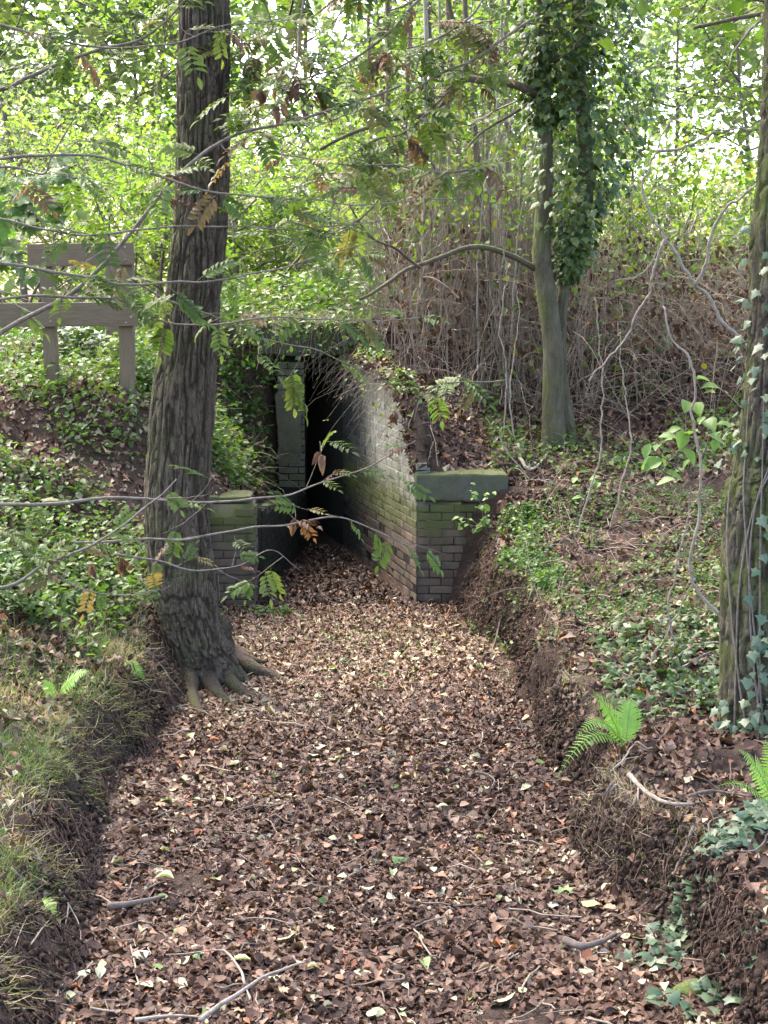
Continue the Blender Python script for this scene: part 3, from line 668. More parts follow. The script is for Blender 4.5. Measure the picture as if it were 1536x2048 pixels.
# ivy-clad tree at the right edge of the ditch
IVT = [(1560, 1418, 1640), (1480, 1436, 1622), (1350, 1442, 1605), (1150, 1440, 1598), (1000, 1450, 1606), (900, 1472, 1622), (700, 1496, 1640), (500, 1502, 1644), (300, 1518, 1655), (100, 1528, 1660), (-400, 1540, 1660), (-1000, 1560, 1660)]
P_, r_ = px_trunk(IVT, 8.45)
IVP, IVR = smooth_path(P_, 80), np.interp(np.linspace(0, 1, 80), np.linspace(0, 1, len(r_)), r_)
tr = t = thing('ivy_clad_tree', (P_[0][0], 8.45, gz(P_[0][0], 8.45)), 'thick mossy trunk climbed by pale ivy standing on the near bank at the picture edge', 'tree')
put('trunk', trunk_geo(P_, r_, 130, .016, .012, 9.0, [(3.4, .4, .10, .3), (-1.2, .5, .1, .25)], 8), M['ivybark'], t, True)
rg = np.random.default_rng(22)
crown(t, None, [(np.array(P_[-2]) + [0, 0, .3 * k], (math.cos(k * 1.6), math.sin(k * 1.6), .5)) for k in range(9)], 2.3, .07, 2, rg, 22, .12, M['l_mid'], M['pole'], .35)

# twin-stemmed tree on the right bank
YT = 15.0
P_, r_ = px_trunk([(1010, 1072, 1138), (940, 1076, 1136), (850, 1083, 1130), (700, 1085, 1126), (600, 1074, 1116), (500, 1064, 1102), (350, 1077, 1107), (200, 1072, 1103), (50, 1072, 1098), (-200, 1080, 1100), (-500, 1100, 1115)], YT)
t = thing('twin_stemmed_tree', (P_[0][0], YT, gz(P_[0][0], YT)), 'smooth olive twin-stemmed tree, one stem smothered in dark ivy', 'tree')
put('trunk', trunk_geo(P_, r_, 60, .02, .004, 14, [(0, .5, .05, .25), (3.3, .5, .05, .25)], 5), M['smooth'], t, True)
P2, r2 = px_trunk([(960, 1130, 1168), (900, 1128, 1158), (800, 1118, 1142), (700, 1112, 1134), (600, 1114, 1136), (520, 1128, 1152), (400, 1152, 1186), (250, 1152, 1182), (100, 1142, 1170), (-100, 1150, 1175), (-400, 1170, 1190)], YT + .12)
put('trunk', trunk_geo(P2, r2, 40, .025, .004, 14, None, 6), M['smooth'], t, True)
def limb(parent, pix, Y0, Y1, r0, r1, mat, n=26, w=.02, seed=0, name='branch', sides=7):
    q = [W(px, py, Y0 + (Y1 - Y0) * k / (len(pix) - 1)) for k, (px, py) in enumerate(pix)]
    q = wobble(smooth_path(q, n), w, 3, seed); g = Geo(); tube(g, q, np.linspace(r0, r1, n), sides); limb.last = put(name, g, mat, parent, True); return q
l1 = limb(t, [(1070, 538), (1010, 505), (945, 490), (880, 512), (815, 540), (765, 572), (718, 600)], YT, YT - 1.2, .032, .013, M['smooth'], seed=1)
l2 = limb(t, [(1075, 190), (1030, 168), (985, 160), (930, 160), (912, 190), (885, 208), (830, 232), (770, 245), (715, 262), (640, 300)], YT, YT - 1.6, .045, .014, M['smooth'], seed=2)
l3 = limb(t, [(912, 190), (935, 110), (905, 40), (895, -60)], YT - .4, YT - .5, .028, .018, M['smooth'], seed=3)
l4 = limb(t, [(840, 535), (790, 500), (740, 470), (700, 400)], YT - .9, YT - 1.4, .016, .007, M['smooth'], seed=4)
l5 = limb(t, [(1075, 200), (1010, 235), (960, 270), (930, 300)], YT, YT - .3, .018, .008, M['smooth'], seed=5)
rg = np.random.default_rng(31)
def ivy_on(parent, path, lo, hi, r0, r1, n, size, rg, mat, name='ivy'):
    u = rg.uniform(lo, hi, n); i = np.clip((u * (len(path) - 1)).astype(int), 0, len(path) - 2); f = (u * (len(path) - 1) - i)[:, None]
    c = path[i] * (1 - f) + path[i + 1] * f; th = rg.uniform(0, 6.283, n)
    rad = np.interp((u - lo) / (hi - lo), [0, .25, 1], [r0, (r0 + r1) / 2, r1]); lump = np.clip(.8 + 1.5 * fbm(u * 16, np.cos(th) * 1.8, np.sin(th) * 1.8, 3), .25, 2)
    rr = rad * lump * rg.uniform(.45, 1.1, n)
    out = np.stack([np.cos(th), np.sin(th), np.zeros(n)], 1); P = c + out * rr[:, None]
    yd = out * .55 + np.array([0, 0, -1.0]) + rg.normal(0, .35, (n, 3)); Mx = frame_mats(yd, out + rg.normal(0, .45, (n, 3)) + np.array([0, 0, .5]))
    g = Geo(); scatter(g, IV[0], IV[1], P, Mx, size * rg.uniform(.55, 1.25, n), rg.random(n))
    tag(put(name, g, mat, parent), 'dense dark green ivy leaves round the stem', kind='stuff')
ivp = smooth_path(P2, 60)
ivy_on(t, ivp, .45, 1.0, .10, .85, 3900, .07, rg, M['l_ivy'])
ivy_on(t, smooth_path(P_, 60), .66, 1.0, .10, .6, 1600, .07, rg, M['l_ivy'])
ivy_on(t, ivp, .0, .12, .15, .1, 260, .07, rg, M['l_ivy'])
segs = []
for k in range(16):
    i = rg.integers(38, 59); p = (ivp if k % 2 else smooth_path(P_, 60))[i]; d = np.array([rg.normal(.35, .9), rg.normal(-.1, .6), rg.normal(.1, .3)]); grow(p, d, rg.uniform(.5, 1.0), .012, 1, rg, segs, .0, .6, 3, 6)
gb = Geo()
for pts, rr, dep in segs: tube(gb, pts, rr, 4)
tag(put('twigs', gb, M['twig'], t, True), None, kind='stuff'); gl = Geo(); spray_leaves(gl, segs, 13, .075, rg, .10, LT); put('foliage', gl, M['l_mid'], t)
crown(t, None, [(np.array(P_[-1]) + [0, 0, k * .1 - .3], (math.cos(k * 1.9), math.sin(k * 1.9), .5)) for k in range(8)], 1.9, .05, 2, rg, 20, .11, M['l_mid'], M['pole'], .3)

# ------------------------------------------------------------------ saplings behind the culvert
SAP = [  # (pixels bottom -> top, depth, radius, pale)
    ([(842, 800), (840, 640), (846, 480), (852, 300), (850, 100), (846, -60)], 16.9, .034, 1),
    ([(792, 690), (786, 590), (774, 470), (770, 330), (776, 120), (770, -60)], 18.5, .042, 0),
    ([(905, 720), (898, 520), (886, 330), (900, 140), (896, -60)], 18.2, .050, 0),
    ([(960, 720), (966, 560), (958, 360), (950, 220), (940, 90), (930, -60)], 17.4, .040, 0),
    ([(972, 700), (982, 470), (976, 260), (982, 60), (984, -60)], 19.0, .030, 0),
    ([(915, 760), (912, 600), (908, 520)], 17.0, .060, 2),
    ([(1000, 720), (1010, 500), (1015, 300), (1010, 100), (1020, -60)], 20.0, .035, 0),
    ([(930, 700), (935, 500), (918, 300), (925, 60), (930, -60)], 20.5, .038, 0),
    ([(870, 690), (872, 450), (868, 250), (858, 80), (862, -60)], 20.2, .042, 0),
    ([(815, 660), (822, 430), (812, 240), (820, 40), (818, -60)], 21.0, .036, 0),
    ([(740, 620), (735, 430), (742, 230), (738, 60), (745, -60)], 22.0, .030, 0),
    ([(1045, 700), (1040, 480), (1050, 260), (1042, -60)], 21.0, .030, 0),
    ([(1250, 600), (1262, 420), (1270, 300), (1275, 200)], 20.0, .018, 0),
    ([(885, 700), (880, 480), (884, 200), (878, -60)], 17.8, .022, 1),
    ([(990, 740), (994, 560), (1000, 380), (996, 180), (1004, -60)], 18.0, .020, 1),
]
wordA = ['slim', 'straight', 'leaning', 'crooked', 'thin', 'dark', 'mottled']
places = ['pale slim sapling rising directly behind the wing wall', 'dark sapling just left of the pale one above the wing wall', 'dark sapling in the cluster above the wing wall, nearest the brush',
          'dark crooked sapling left of the twin-stemmed tree', 'thin straight sapling close behind the crooked one', 'broken reddish-brown stump above the wing wall',
          'thin pole left of the twin-stemmed tree trunk, farther back', 'pole far behind the broken stump', 'brown pole behind the pale sapling', 'thin dark pole left of the pale sapling, far back',
          'thin pole above the concrete lintel', 'distant pole just left of the olive twin stem',
          'bare short twig-like sapling right of the ivy', 
          'thin pale stem beside the broken stump', 'thin pale stem left of the twin-stemmed tree']
for k, (pix, Y, rad, kind) in enumerate(SAP):
    rg = np.random.default_rng(100 + k); base = W(*pix[0], Y); base[2] = min(base[2], gz(base[0], Y)) - .05
    pts = [base] + [W(px, py, Y) for px, py in pix[1:]]
    if kind != 2 and k != 12: pts.append(pts[-1] + np.array([rg.normal(0, .1), 0, 2.2]))
    t = thing('tree_stump' if kind == 2 else 'sapling', base, places[k], 'stump' if kind == 2 else 'sapling', None if kind == 2 else 'saplings behind the culvert')
    q = wobble(smooth_path(pts, 40), .02, 1.5, k); g = Geo(); tube(g, q, np.linspace(rad * 1.15, rad * .6, 40), 9)
    put('trunk', g, [M['pole'], M['palepole'], M['brush']][kind], t, True)
    if kind == 2: continue
    seg = []
    for j in range(9 if Y > 18 else 6):
        i = rg.integers(10, 39); d = rg.normal(0, 1, 3); d[2] = abs(d[2]) * .5 + .1; d[1] *= .6
        grow(q[i], d, rg.uniform(.5, 1.1), rad * .35, 1, rg, seg, .1, .6, 3, 5)
    gb = Geo()
    for pts_, rr, dep in seg: tube(gb, pts_, rr * .8, 4, .5)
    tag(put('branches', gb, M['twig'], t, True), None, kind='stuff')
    gl = Geo(); spray_leaves(gl, seg, 7 if k not in (5,) else 2, .085, rg, .13, LT); put('crown', gl, M['l_mid'] if k % 2 else M['l_bg'], t)

# ------------------------------------------------------------------ background shrubs, trees and woodland
def shrub(name, px, Y, h, wdt, label, mat, rg, n=9, per=30, size=.09, spread=.10, tmpl=LS, depth=2, group='shrubs behind the culvert'):
    x = (px - 768) / F_PX * Y * 1.0; z0 = gz(x, Y); t = thing(name, (x, Y, z0 - .05), label, 'shrub', group)
    seg = []
    for k in range(n):
        a = 2 * math.pi * (k + rg.random()) / n
        grow((x + rg.normal(0, .12), Y + rg.normal(0, .12), z0), (math.cos(a) * wdt / h, math.sin(a) * wdt / h, 1.0), h * rg.uniform(.45, .75), .026, depth, rg, seg, .05, .6, 3, 6)
    gb = Geo()
    for pts, rr, dep in seg: tube(gb, pts, rr, 4)
    tag(put('stems', gb, M['twig'], t, True), None, kind='stuff')
    gl = Geo(); spray_leaves(gl, [s for s in seg if s[2] < depth], per, size, rg, spread, tmpl); put('crown', gl, mat, t); return t
SH = [(60, 21, 3.4, 2.6, 'bushy yellow-green shrub behind the fence at the left edge', 'l_bg'), (330, 20, 3.2, 2.0, 'yellow-green shrub directly behind the oak trunk', 'l_bg'), (200, 26, 4.6, 3.0, 'tall bright shrub behind the fence rails', 'l_bg'),
      (520, 19.5, 2.4, 1.8, 'low bright shrub on the bank right of the oak', 'l_bg'), (480, 24, 4.6, 2.6, 'tall yellow-green shrub between oak and culvert', 'l_bg'), (640, 21.5, 2.6, 1.8, 'leafy shrub above the concrete lintel', 'l_bg'),
      (700, 26, 4.8, 2.8, 'tall shrub behind the lintel', 'l_bg'), (880, 25, 3.6, 2.4, 'shrub behind the thin poles', 'l_mid'), (1040, 27, 4.4, 2.6, 'shrub behind the twin-stemmed tree', 'l_bg'),
      (1290, 20.6, 3.0, 2.0, 'sunlit yellow-green shrub right of the ivy stem', 'l_bg'), (1440, 21.5, 3.2, 2.0, 'sunlit shrub beside the ivy-clad tree', 'l_bg'), (1220, 25, 3.0, 2.2, 'bright shrub behind the ivy-smothered stem', 'l_bg'),
      (1560, 25, 3.4, 2.4, 'shrub at the right picture edge', 'l_bg'), (-120, 24, 4.4, 2.8, 'shrub beyond the left picture edge', 'l_bg')]
for k, (px, Y, h, wd, lab, mt) in enumerate(SH): shrub('shrub', px, Y, h, wd, lab, M[mt], np.random.default_rng(300 + k), per=31, size=.098)
def bgtree(px, Y, h, cr, label, rg, mat, size=.17, per=26):
    x = (px - 768) / F_PX * Y; z0 = gz(x, Y); t = thing('background_tree', (x, Y, z0 - .1), label, 'tree', 'trees of the far wood')
    p = wobble(smooth_path([(x, Y, z0 - .1), (x + rg.normal(0, .3), Y, z0 + h * .4), (x + rg.normal(0, .5), Y, z0 + h)], 24), .1, .6, px)
    g = Geo(); tube(g, p, np.linspace(.10, .03, 24), 7); put('trunk', g, M['pole'], t, True)
    dirs = [(p[rg.integers(5, 23)], (math.cos(k * 2.4), math.sin(k * 2.4), .35)) for k in range(22)]
    crown(t, None, dirs, cr, .03, 1, rg, per, size, mat, M['pole'], .45, LS, .05, 4, .8)
BT = [(60, 36, 9, 2.6, 'tall tree of the far wood above the left end of the fence'), (300, 42, 11, 3.0, 'far tree behind the oak trunk'), (420, 34, 9, 2.6, 'far tree right beside the oak trunk'), (600, 40, 11, 3.0, 'far tree above the lintel'),
      (760, 35, 9, 2.6, 'far tree behind the leftmost thin poles'), (930, 41, 11, 3.0, 'far tree behind the pole cluster'), (1120, 37, 9, 2.6, 'far tree behind the twin-stemmed tree'), (1330, 46, 10, 2.8, 'far pale tree right of the ivy'), (1500, 44, 10, 2.8, 'far pale tree at the right edge'), (1180, 50, 12, 3.2, 'farthest tree right of centre'), (-120, 45, 11, 3, 'far tree off the left edge'), (1700, 40, 10, 3, 'far tree off the right edge')]
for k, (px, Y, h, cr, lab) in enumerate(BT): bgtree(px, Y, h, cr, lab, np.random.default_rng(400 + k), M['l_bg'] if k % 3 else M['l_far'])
rg = np.random.default_rng(500); g = Geo()
n = 80000; Pw = np.stack([rg.uniform(-30, 30, n), rg.uniform(50, 66, n), rg.random(n) ** .8 * 17 + 1.0], 1)
Pw = Pw[fbm(Pw[:, 0] * .22, Pw[:, 1] * .1, Pw[:, 2] * .22, 4) > -.05]; n = len(Pw)
scatter(g, LS[0], LS[1], Pw, euler_mats(rg.uniform(0, 6.28, n), rg.normal(-.2, .6, n), rg.normal(0, .6, n)), rg.uniform(.35, .75, n), np.clip(.5 + .7 * fbm(Pw[:, 0] * .3, Pw[:, 1] * .3, Pw[:, 2] * .3, 3) + rg.normal(0, .15, n), 0, 1))
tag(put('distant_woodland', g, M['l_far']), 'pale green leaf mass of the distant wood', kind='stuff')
# unseen trees beside the ditch, added so their crowns shade it
def shade_tree(x, Y, h, label, rg):
    t = thing('added_shade_tree', (x, Y, gz(x, Y) - .1), label, 'tree')
    z0 = gz(x, Y); p = wobble(smooth_path([(x, Y, z0 - .1), (x + .2, Y, z0 + h * .5), (x, Y + .2, z0 + h)], 24), .1, .6, x)
    g = Geo(); tube(g, p, np.linspace(.2, .08, 24), 9); put('trunk', g, M['pole'], t, True)
    crown(t, None, [(p[rg.integers(10, 23)], (math.cos(k * 2.4), math.sin(k * 2.4), .3)) for k in range(14)], 2.6, .06, 2, rg, 16, .15, M['l_mid'], M['pole'], .4, LS, .05, 3)
shade_tree(-5.5, 17.5, 9, 'added shade tree beyond the fence on the far left, crown over the ditch', np.random.default_rng(600))
shade_tree(-5.7, 9.3, 9, 'added shade tree on the near left bank outside the picture, source of overhanging boughs', np.random.default_rng(601))
shade_tree(5.5, 13.0, 9, 'added shade tree on the right bank outside the picture', np.random.default_rng(602))

# ------------------------------------------------------------------ leaf litter
def prof_edges(Y):
    P = profile(Y); return P[:, 5], P[:, 6], P[:, 10], P[:, 11]
LIT = [leaf_t(.36, .16, .25), leaf_t(.42, -.12, -.3), leaf_t(.28, .28, .7), leaf_t(.5, .1, .8), leaf_t(.33, .2, .5), leaf_t(.4, .05, -.5), LB]
def leaf4(w, f, c): T = np.array([[0, 0, -.16 * c], [-w, .5, f], [0, 1, -.36 * c], [w, .5, f], [0, .5, 0]], float); return T, np.array([[4, 1, 0], [4, 2, 1], [4, 3, 2], [4, 0, 3]])
LIT4 = [leaf4(.36, .16, .3), leaf4(.44, -.14, -.4), leaf4(.3, .3, .8), leaf4(.5, .1, .9)]
def litter(geo, X, Y, rg, size, lift=.012, tilt=.4, dark=0.0, tm=None):
    tm = tm or LIT4; n = len(X); z = ground(X, Y); nr_ = gnormal(X, Y)
    up = nr_ + rg.normal(0, tilt, (n, 3)) * np.array([1, 1, .3]); up[:, 2] = np.abs(up[:, 2]) + .05
    yd = np.cross(up, rg.normal(0, 1, (n, 3))); Mx = frame_mats(yd, up)
    P = np.stack([X, Y, z + lift * rg.random(n) + .004], 1) - Mx[:, :, 1] * (size * .5)[:, None]
    rv = np.clip(rg.beta(1.5, 1.9, n) - dark + .45 * fbm(X * 1.1, Y * 1.1, 0, 4), 0, .93); hot = rg.random(n); rv = np.where(hot > .985, 1.0, np.where(hot > .968, .95, np.where(hot > .90, .84, rv)))
    S = size * np.clip(rg.lognormal(-.12, .38, n), .3, 1.9); kind = rg.integers(0, len(tm), n)
    for k, (T, F) in enumerate(tm):
        m = kind == k
        scatter(geo, T, F, P[m], Mx[m], np.stack([S[m] * rg.uniform(.75, 1.2, m.sum()), S[m], S[m] * rg.uniform(.4, 2.0, m.sum())], 1), rv[m])
rg = np.random.default_rng(700); g = Geo()
def bed_pts(n, y0, y1, rg, grow_=.12):
    Y = y0 + (y1 - y0) * rg.random(n) ** 1.0; l5, l6, l10, l11 = prof_edges(Y)
    a, b = l6[:, 0] - grow_, l10[:, 0] + grow_; return a + (b - a) * rg.random(n), Y
for n, y0, y1, sz in ((38000, 5.0, 9.5, .041), (28000, 9.5, 13.4, .046), (4200, 13.4, 16.4, .055)):
    X, Y = bed_pts(n, y0, y1, rg, .02 if y0 < 13 else -.12); k_ = fbm(X * 2.1, Y * 2.1, 77, 3) + rg.normal(0, .12, n) > -.30; X, Y = X[k_], Y[k_]; n = len(X); litter(g, X, Y, rg, sz * np.ones(n), .018, .28, -.0 if y0 < 13.4 else .42, LIT if y0 < 9 else LIT4)
tag(put('leaf_litter', g, M['l_litter']), 'brown fallen leaves carpeting the dry ditch bed', kind='stuff')
g = Geo()
n = 30000; Y = rg.uniform(4.9, 13.5, n); l5, l6, l10, l11 = prof_edges(Y); X = l11[:, 0] - .08 + rg.random(n) ** 1.5 * 4.0
kp = fbm(X * 1.8, Y * 1.8, 3, 3) + rg.normal(0, .2, n) > -.08; litter(g, X[kp], Y[kp], rg, .056 * np.ones(kp.sum()), .02, .45, .06)
n = 9000; Y = rg.uniform(13.7, 17.5, n); X = XR(np.minimum(Y, 16.4)) + .3 + rg.random(n) ** 1.3 * 4; litter(g, X, Y, rg, .07 * np.ones(n), .03, .5, .0)
tag(put('bank_litter', g, M['l_litter']), 'brown fallen leaves strewn over the right bank', kind='stuff')
g = Geo()
n = 16000; Y = rg.uniform(8.0, 14.5, n); l5, l6, l10, l11 = prof_edges(Y); X = l5[:, 0] + .05 - rg.random(n) ** 1.2 * 3.2
kp = fbm(X * 1.6, Y * 1.6, 9, 3) + rg.normal(0, .2, n) > -.35; litter(g, X[kp], Y[kp], rg, .06 * np.ones(kp.sum()), .02, .45, -.02)
n = 2600; Y = rg.uniform(13.8, 16.1, n); X = XL(Y) - .05 - rg.random(n) * .7; litter(g, X, Y, rg, .06 * np.ones(n), .02, .4, -.02)
n = 2600; Y = rg.uniform(13.5, 18, n); X = rg.uniform(-4.5, -1.9, n); litter(g, X, Y, rg, .06 * np.ones(n), .02, .4, -.1)
tag(put('slope_litter', g, M['l_litter']), 'brown fallen leaves on the left bank round the oak', kind='stuff')
def bedpt(px, py, z=0.03):
    ang = R(PITCH) + math.atan((py - 1024) / F_PX); yy = (CAM_H - z) / math.tan(ang)
    for _ in range(12):
        q = W(px, py, yy); zz = gz(q[0], yy) + z; yy = (CAM_H - zz) / math.tan(ang)
    q = W(px, py, yy); q[2] = gz(q[0], yy) + z; return q
# single leaves that lie on top of the litter in the foreground
def one_leaf_mesh(seed, mat, T, F):
    rg_ = np.random.default_rng(seed); T = T.copy(); T[:, 2] += rg_.normal(0, .03, len(T)); T[:, 1] -= .5; g_ = Geo(); g_.add(T, F, .5); return g_.mesh('fallen_leaf', mat)
FL = {}
for nm in ('l_pale', 'l_tan', 'l_green'): FL[nm] = [one_leaf_mesh(s, M[nm], *LIT[s % 7]) for s in range(10)]
rg = np.random.default_rng(710)
FLAB = {'l_pale': ('pale yellow-cream fallen leaf lying on the brown litter', 'pale fallen leaves on the ditch bed'), 'l_tan': ('tan or russet fallen leaf lying on the ditch litter', 'tan fallen leaves on the ditch bed'), 'l_green': ('still green fallen leaf on the brown ditch litter', 'green fallen leaves on the ditch bed')}
def single_leaf(kind, x, y, sz, rg):
    o = bpy.data.objects.new('fallen_leaf', FL[kind][rg.integers(10)]); COL.objects.link(o)
    n_ = gnormal(np.array([x]), np.array([y]))[0] + rg.normal(0, .22, 3) * [1, 1, 0]; yd = np.cross(n_, rg.normal(0, 1, 3)); Mx = frame_mats(yd[None], n_[None])[0]
    o.location = (x, y, gz(x, y) + .03); o.rotation_euler = Matrix(Mx.tolist()).to_euler(); o.scale = (sz, sz, sz * .8); tag(o, FLAB[kind][0], 'leaf', FLAB[kind][1])
for k in range(150):
    yy = 5.7 + 7.0 * rg.random() ** 1.5; e5, e6, e10, e11 = prof_edges(yy); x = rg.uniform(e6[0, 0] + .05, e10[0, 0] - .02)
    kd = 'l_pale' if k % 12 < 6 else ('l_tan' if k % 12 < 11 else 'l_green'); single_leaf(kd, x, yy, rg.uniform(.045, .078), rg)
for px, py, kd in ((800, 1728, 'l_green'), (290, 1985, 'l_pale'), (1010, 2010, 'l_pale'), (1130, 1790, 'l_green'), (575, 1890, 'l_pale'), (330, 1770, 'l_pale'), (480, 1935, 'l_pale'), (1180, 1820, 'l_pale'), (1280, 1895, 'l_pale'), (640, 1500, 'l_pale'), (1108, 1490, 'l_pale'), (330, 1612, 'l_green'), (850, 1940, 'l_green')):
    ang = R(PITCH) + math.atan((py - 1024) / F_PX); yy = CAM_H / math.tan(ang); q = W(px, py, yy); single_leaf(kd, q[0], yy, .1, rg)

# ------------------------------------------------------------------ grass on the left bank
def blade(segs=3, bend=.5):
    T, F = [], []
    for k in range(segs + 1):
        t_ = k / segs; w = .5 * (1 - t_ ** 1.5); y = math.sin(bend * t_) / bend; z = -(1 - math.cos(bend * t_)) / bend
        if k < segs: T += [(-w, y, z), (w, y, z)]
        else: T += [(0, y, z)]
    for k in range(segs - 1): a = 2 * k; F += [(a, a + 1, a + 3), (a, a + 3, a + 2)]
    a = 2 * (segs - 1); F += [(a, a + 1, a + 2)]
    return np.array(T, float), np.array(F)
def grass(geo, X, Y, rg, h, wd=.0045, lean=.6, dry=0.0, down=0.0, z=None):
    n = len(X); z = ground(X, Y) if z is None else z; nr_ = gnormal(X, Y)
    yd = np.array([0, 0, 1.0]) * (1 - down) + nr_ * .3 + rg.normal(0, lean, (n, 3)) * [1, 1, .35]; yd[:, 2] = np.where(down > 0, yd[:, 2], np.abs(yd[:, 2]) * .8 + .08)
    Mx = frame_mats(yd, rg.normal(0, 1, (n, 3)) + [0, 0, .5]); H = h * rg.uniform(.5, 1.4, n)
    pat = fbm(X * 1.4, Y * 1.4, 5, 3); rv = np.clip(.42 + .8 * pat + dry + rg.normal(0, .22, n), 0, 1); kind = rg.integers(0, 3, n)
    for k, (T, F) in enumerate(BL):
        m = kind == k; scatter(geo, T, F, np.stack([X, Y, z - .01], 1)[m], Mx[m], np.stack([np.full(m.sum(), wd) * rg.uniform(.6, 1.5, m.sum()), H[m], H[m]], 1), rv[m])
BL = [blade(3, .5), blade(3, 1.2), blade(4, 2.0)]
rg = np.random.default_rng(720); g = Geo()
n = 40000; Y = 5.0 + 5.6 * rg.random(n); l5, l6, l10, l11 = prof_edges(Y); X = l5[:, 0] + .06 - rg.random(n) ** 1.25 * 2.2
dens = np.clip(1.25 - (Y - 8.6) * .7, 0, 1); kp = rg.random(n) < dens; kp &= fbm(X * 2.2, Y * 2.2, 12, 3) + rg.normal(0, .15, n) > -.28; grass(g, X[kp], Y[kp], rg, .11, .0048, .8, -.06)
n = 1300; Y = 4.8 + 5.0 * rg.random(n); X = prof_edges(Y)[0][:, 0] - rg.random(n) * 1.6; litter(g2 := Geo(), X, Y, rg, .055 * np.ones(n), .06, .6, -.1); tag(put('grass_litter', g2, M['l_litter']), 'brown leaves caught in the left bank grass', kind='stuff')
n = 1500; Y = 4.8 + 5.0 * rg.random(n); X = prof_edges(Y)[0][:, 0] - rg.random(n) * 1.6; k_ = fbm(X * 1.8, Y * 1.8, 40, 3) > .05; cover_q = (X[k_], Y[k_])
for cx, cyy, rr, nn in ((-1.75, 10.3, .3, 2200), (-1.9, 11.4, .35, 1600), (-1.55, 10.05, .2, 900), (-2.4, 11.0, .4, 900)):
    X = rg.normal(cx, rr, nn); Y = rg.normal(cyy, rr, nn); kp = X < prof_edges(Y)[0][:, 0] + .04; grass(g, X[kp], Y[kp], rg, .12, .0045, .7, .05)
# grass fringe tipping over the lip
n = 6500; Y = rg.uniform(5.0, 10.6, n); l5, l6, l10, l11 = prof_edges(Y); X = l5[:, 0] + rg.uniform(-.08, .17, n); kp = fbm(Y * 3, 4.4, 0, 3) + rg.normal(0, .15, n) > -.1; grass(g, X[kp], Y[kp], rg, .17, .0042, .6, .22, 1.3)
tag(put('bank_grass', g, M['grass']), 'mixed green and straw grass tufts on the near left bank', kind='stuff')
g = Geo(); n = 5000; Y = rg.uniform(14.5, 26, n); X = rg.uniform(-7, -2, n); grass(g, X, Y, rg, .22, .008, .5, -.35)
n = 1600; Y = rg.uniform(8.5, 13.2, n); l5, l6, l10, l11 = prof_edges(Y); X = l11[:, 0] + rg.normal(0, .12, n); grass(g, X, Y, rg, .1, .004, .8, .2)
n = 900; Y = rg.uniform(6.6, 7.8, n); l5, l6, l10, l11 = prof_edges(Y); X = l11[:, 0] + rg.normal(-.05, .08, n); grass(g, X, Y, rg, .12, .004, .8, .3)
tag(put('verge_grass', g, M['grass']), 'sunlit green grass behind the fence and thin tufts on the right bank', kind='stuff')

# ------------------------------------------------------------------ rootlets hanging from the eroded faces
rg = np.random.default_rng(730); g = Geo()
def rootlets(geo, n, y0, y1, left, rg, L=.28):
    Y = rg.uniform(y0, y1, n); l5, l6, l10, l11 = prof_edges(Y); a, b = (l5, l6) if left else (l11, l10); s = 1 if left else -1
    t_ = rg.random(n) ** 1.4 * .9; X = a[:, 0] * (1 - t_) + b[:, 0] * t_ + s * rg.uniform(.01, .09, n); Z = a[:, 1] * (1 - t_) + b[:, 1] * t_ + .02
    cl = fbm(Y * 3.5, Z * 2, 6.0, 3)
    for k in np.where(cl + rg.normal(0, .1, n) > -.06)[0]:
        l_ = L * rg.uniform(.3, 1.2); m = 5; u = np.linspace(0, 1, m)[:, None]
        d = np.array([s * rg.uniform(.05, .6), rg.normal(0, .55), -1.0 + rg.normal(0, .25)]); q = np.array([X[k], Y[k], Z[k]]) + u * d * l_ + rg.normal(0, .018, (m, 3)); q[:, 2] = np.maximum(q[:, 2], .0)
        tube(geo, q, np.linspace(rg.uniform(.002, .006), .0008, m), 3, rg.random() ** 1.6, cap=False)
rootlets(g, 3000, 5.0, 11.2, True, rg, .3); 
def face_litter(geo, n, y0, y1, left, rg):
    Y = rg.uniform(y0, y1, n); e_ = prof_edges(Y); a, b = (e_[0], e_[1]) if left else (e_[3], e_[2]); t_ = rg.random(n); X = a[:, 0] * (1 - t_) + b[:, 0] * t_ + (1 if left else -1) * .02; Z = a[:, 1] * (1 - t_) + b[:, 1] * t_ + .02
    s_ = 1 if left else -1; up = np.array([s_ * .8, 0, .7]) + rg.normal(0, .35, (n, 3)); yd = np.cross(up, rg.normal(0, 1, (n, 3))); T, F = LIT4[0]; scatter(geo, T, F, np.stack([X, Y, Z], 1), frame_mats(yd, up), .05 * rg.uniform(.4, 1.3, n), np.clip(rg.beta(1.5, 2.2, n), 0, .9))
gf = Geo(); face_litter(gf, 1100, 5, 11, True, rg); face_litter(gf, 1100, 5, 13.4, False, rg); tag(put('clinging_litter', gf, M['l_litter']), 'dead leaves clinging to the eroded bank faces', kind='stuff')
tag(put('hanging_rootlets', g, M['rootlet']), 'dark rootlets hanging from the eroded left bank edge', kind='stuff')
g = Geo(); rootlets(g, 1700, 5.0, 13.4, False, rg, .2); 
tag(put('bank_rootlets', g, M['rootlet']), 'dark rootlets matting the eroded right bank edge', kind='stuff')

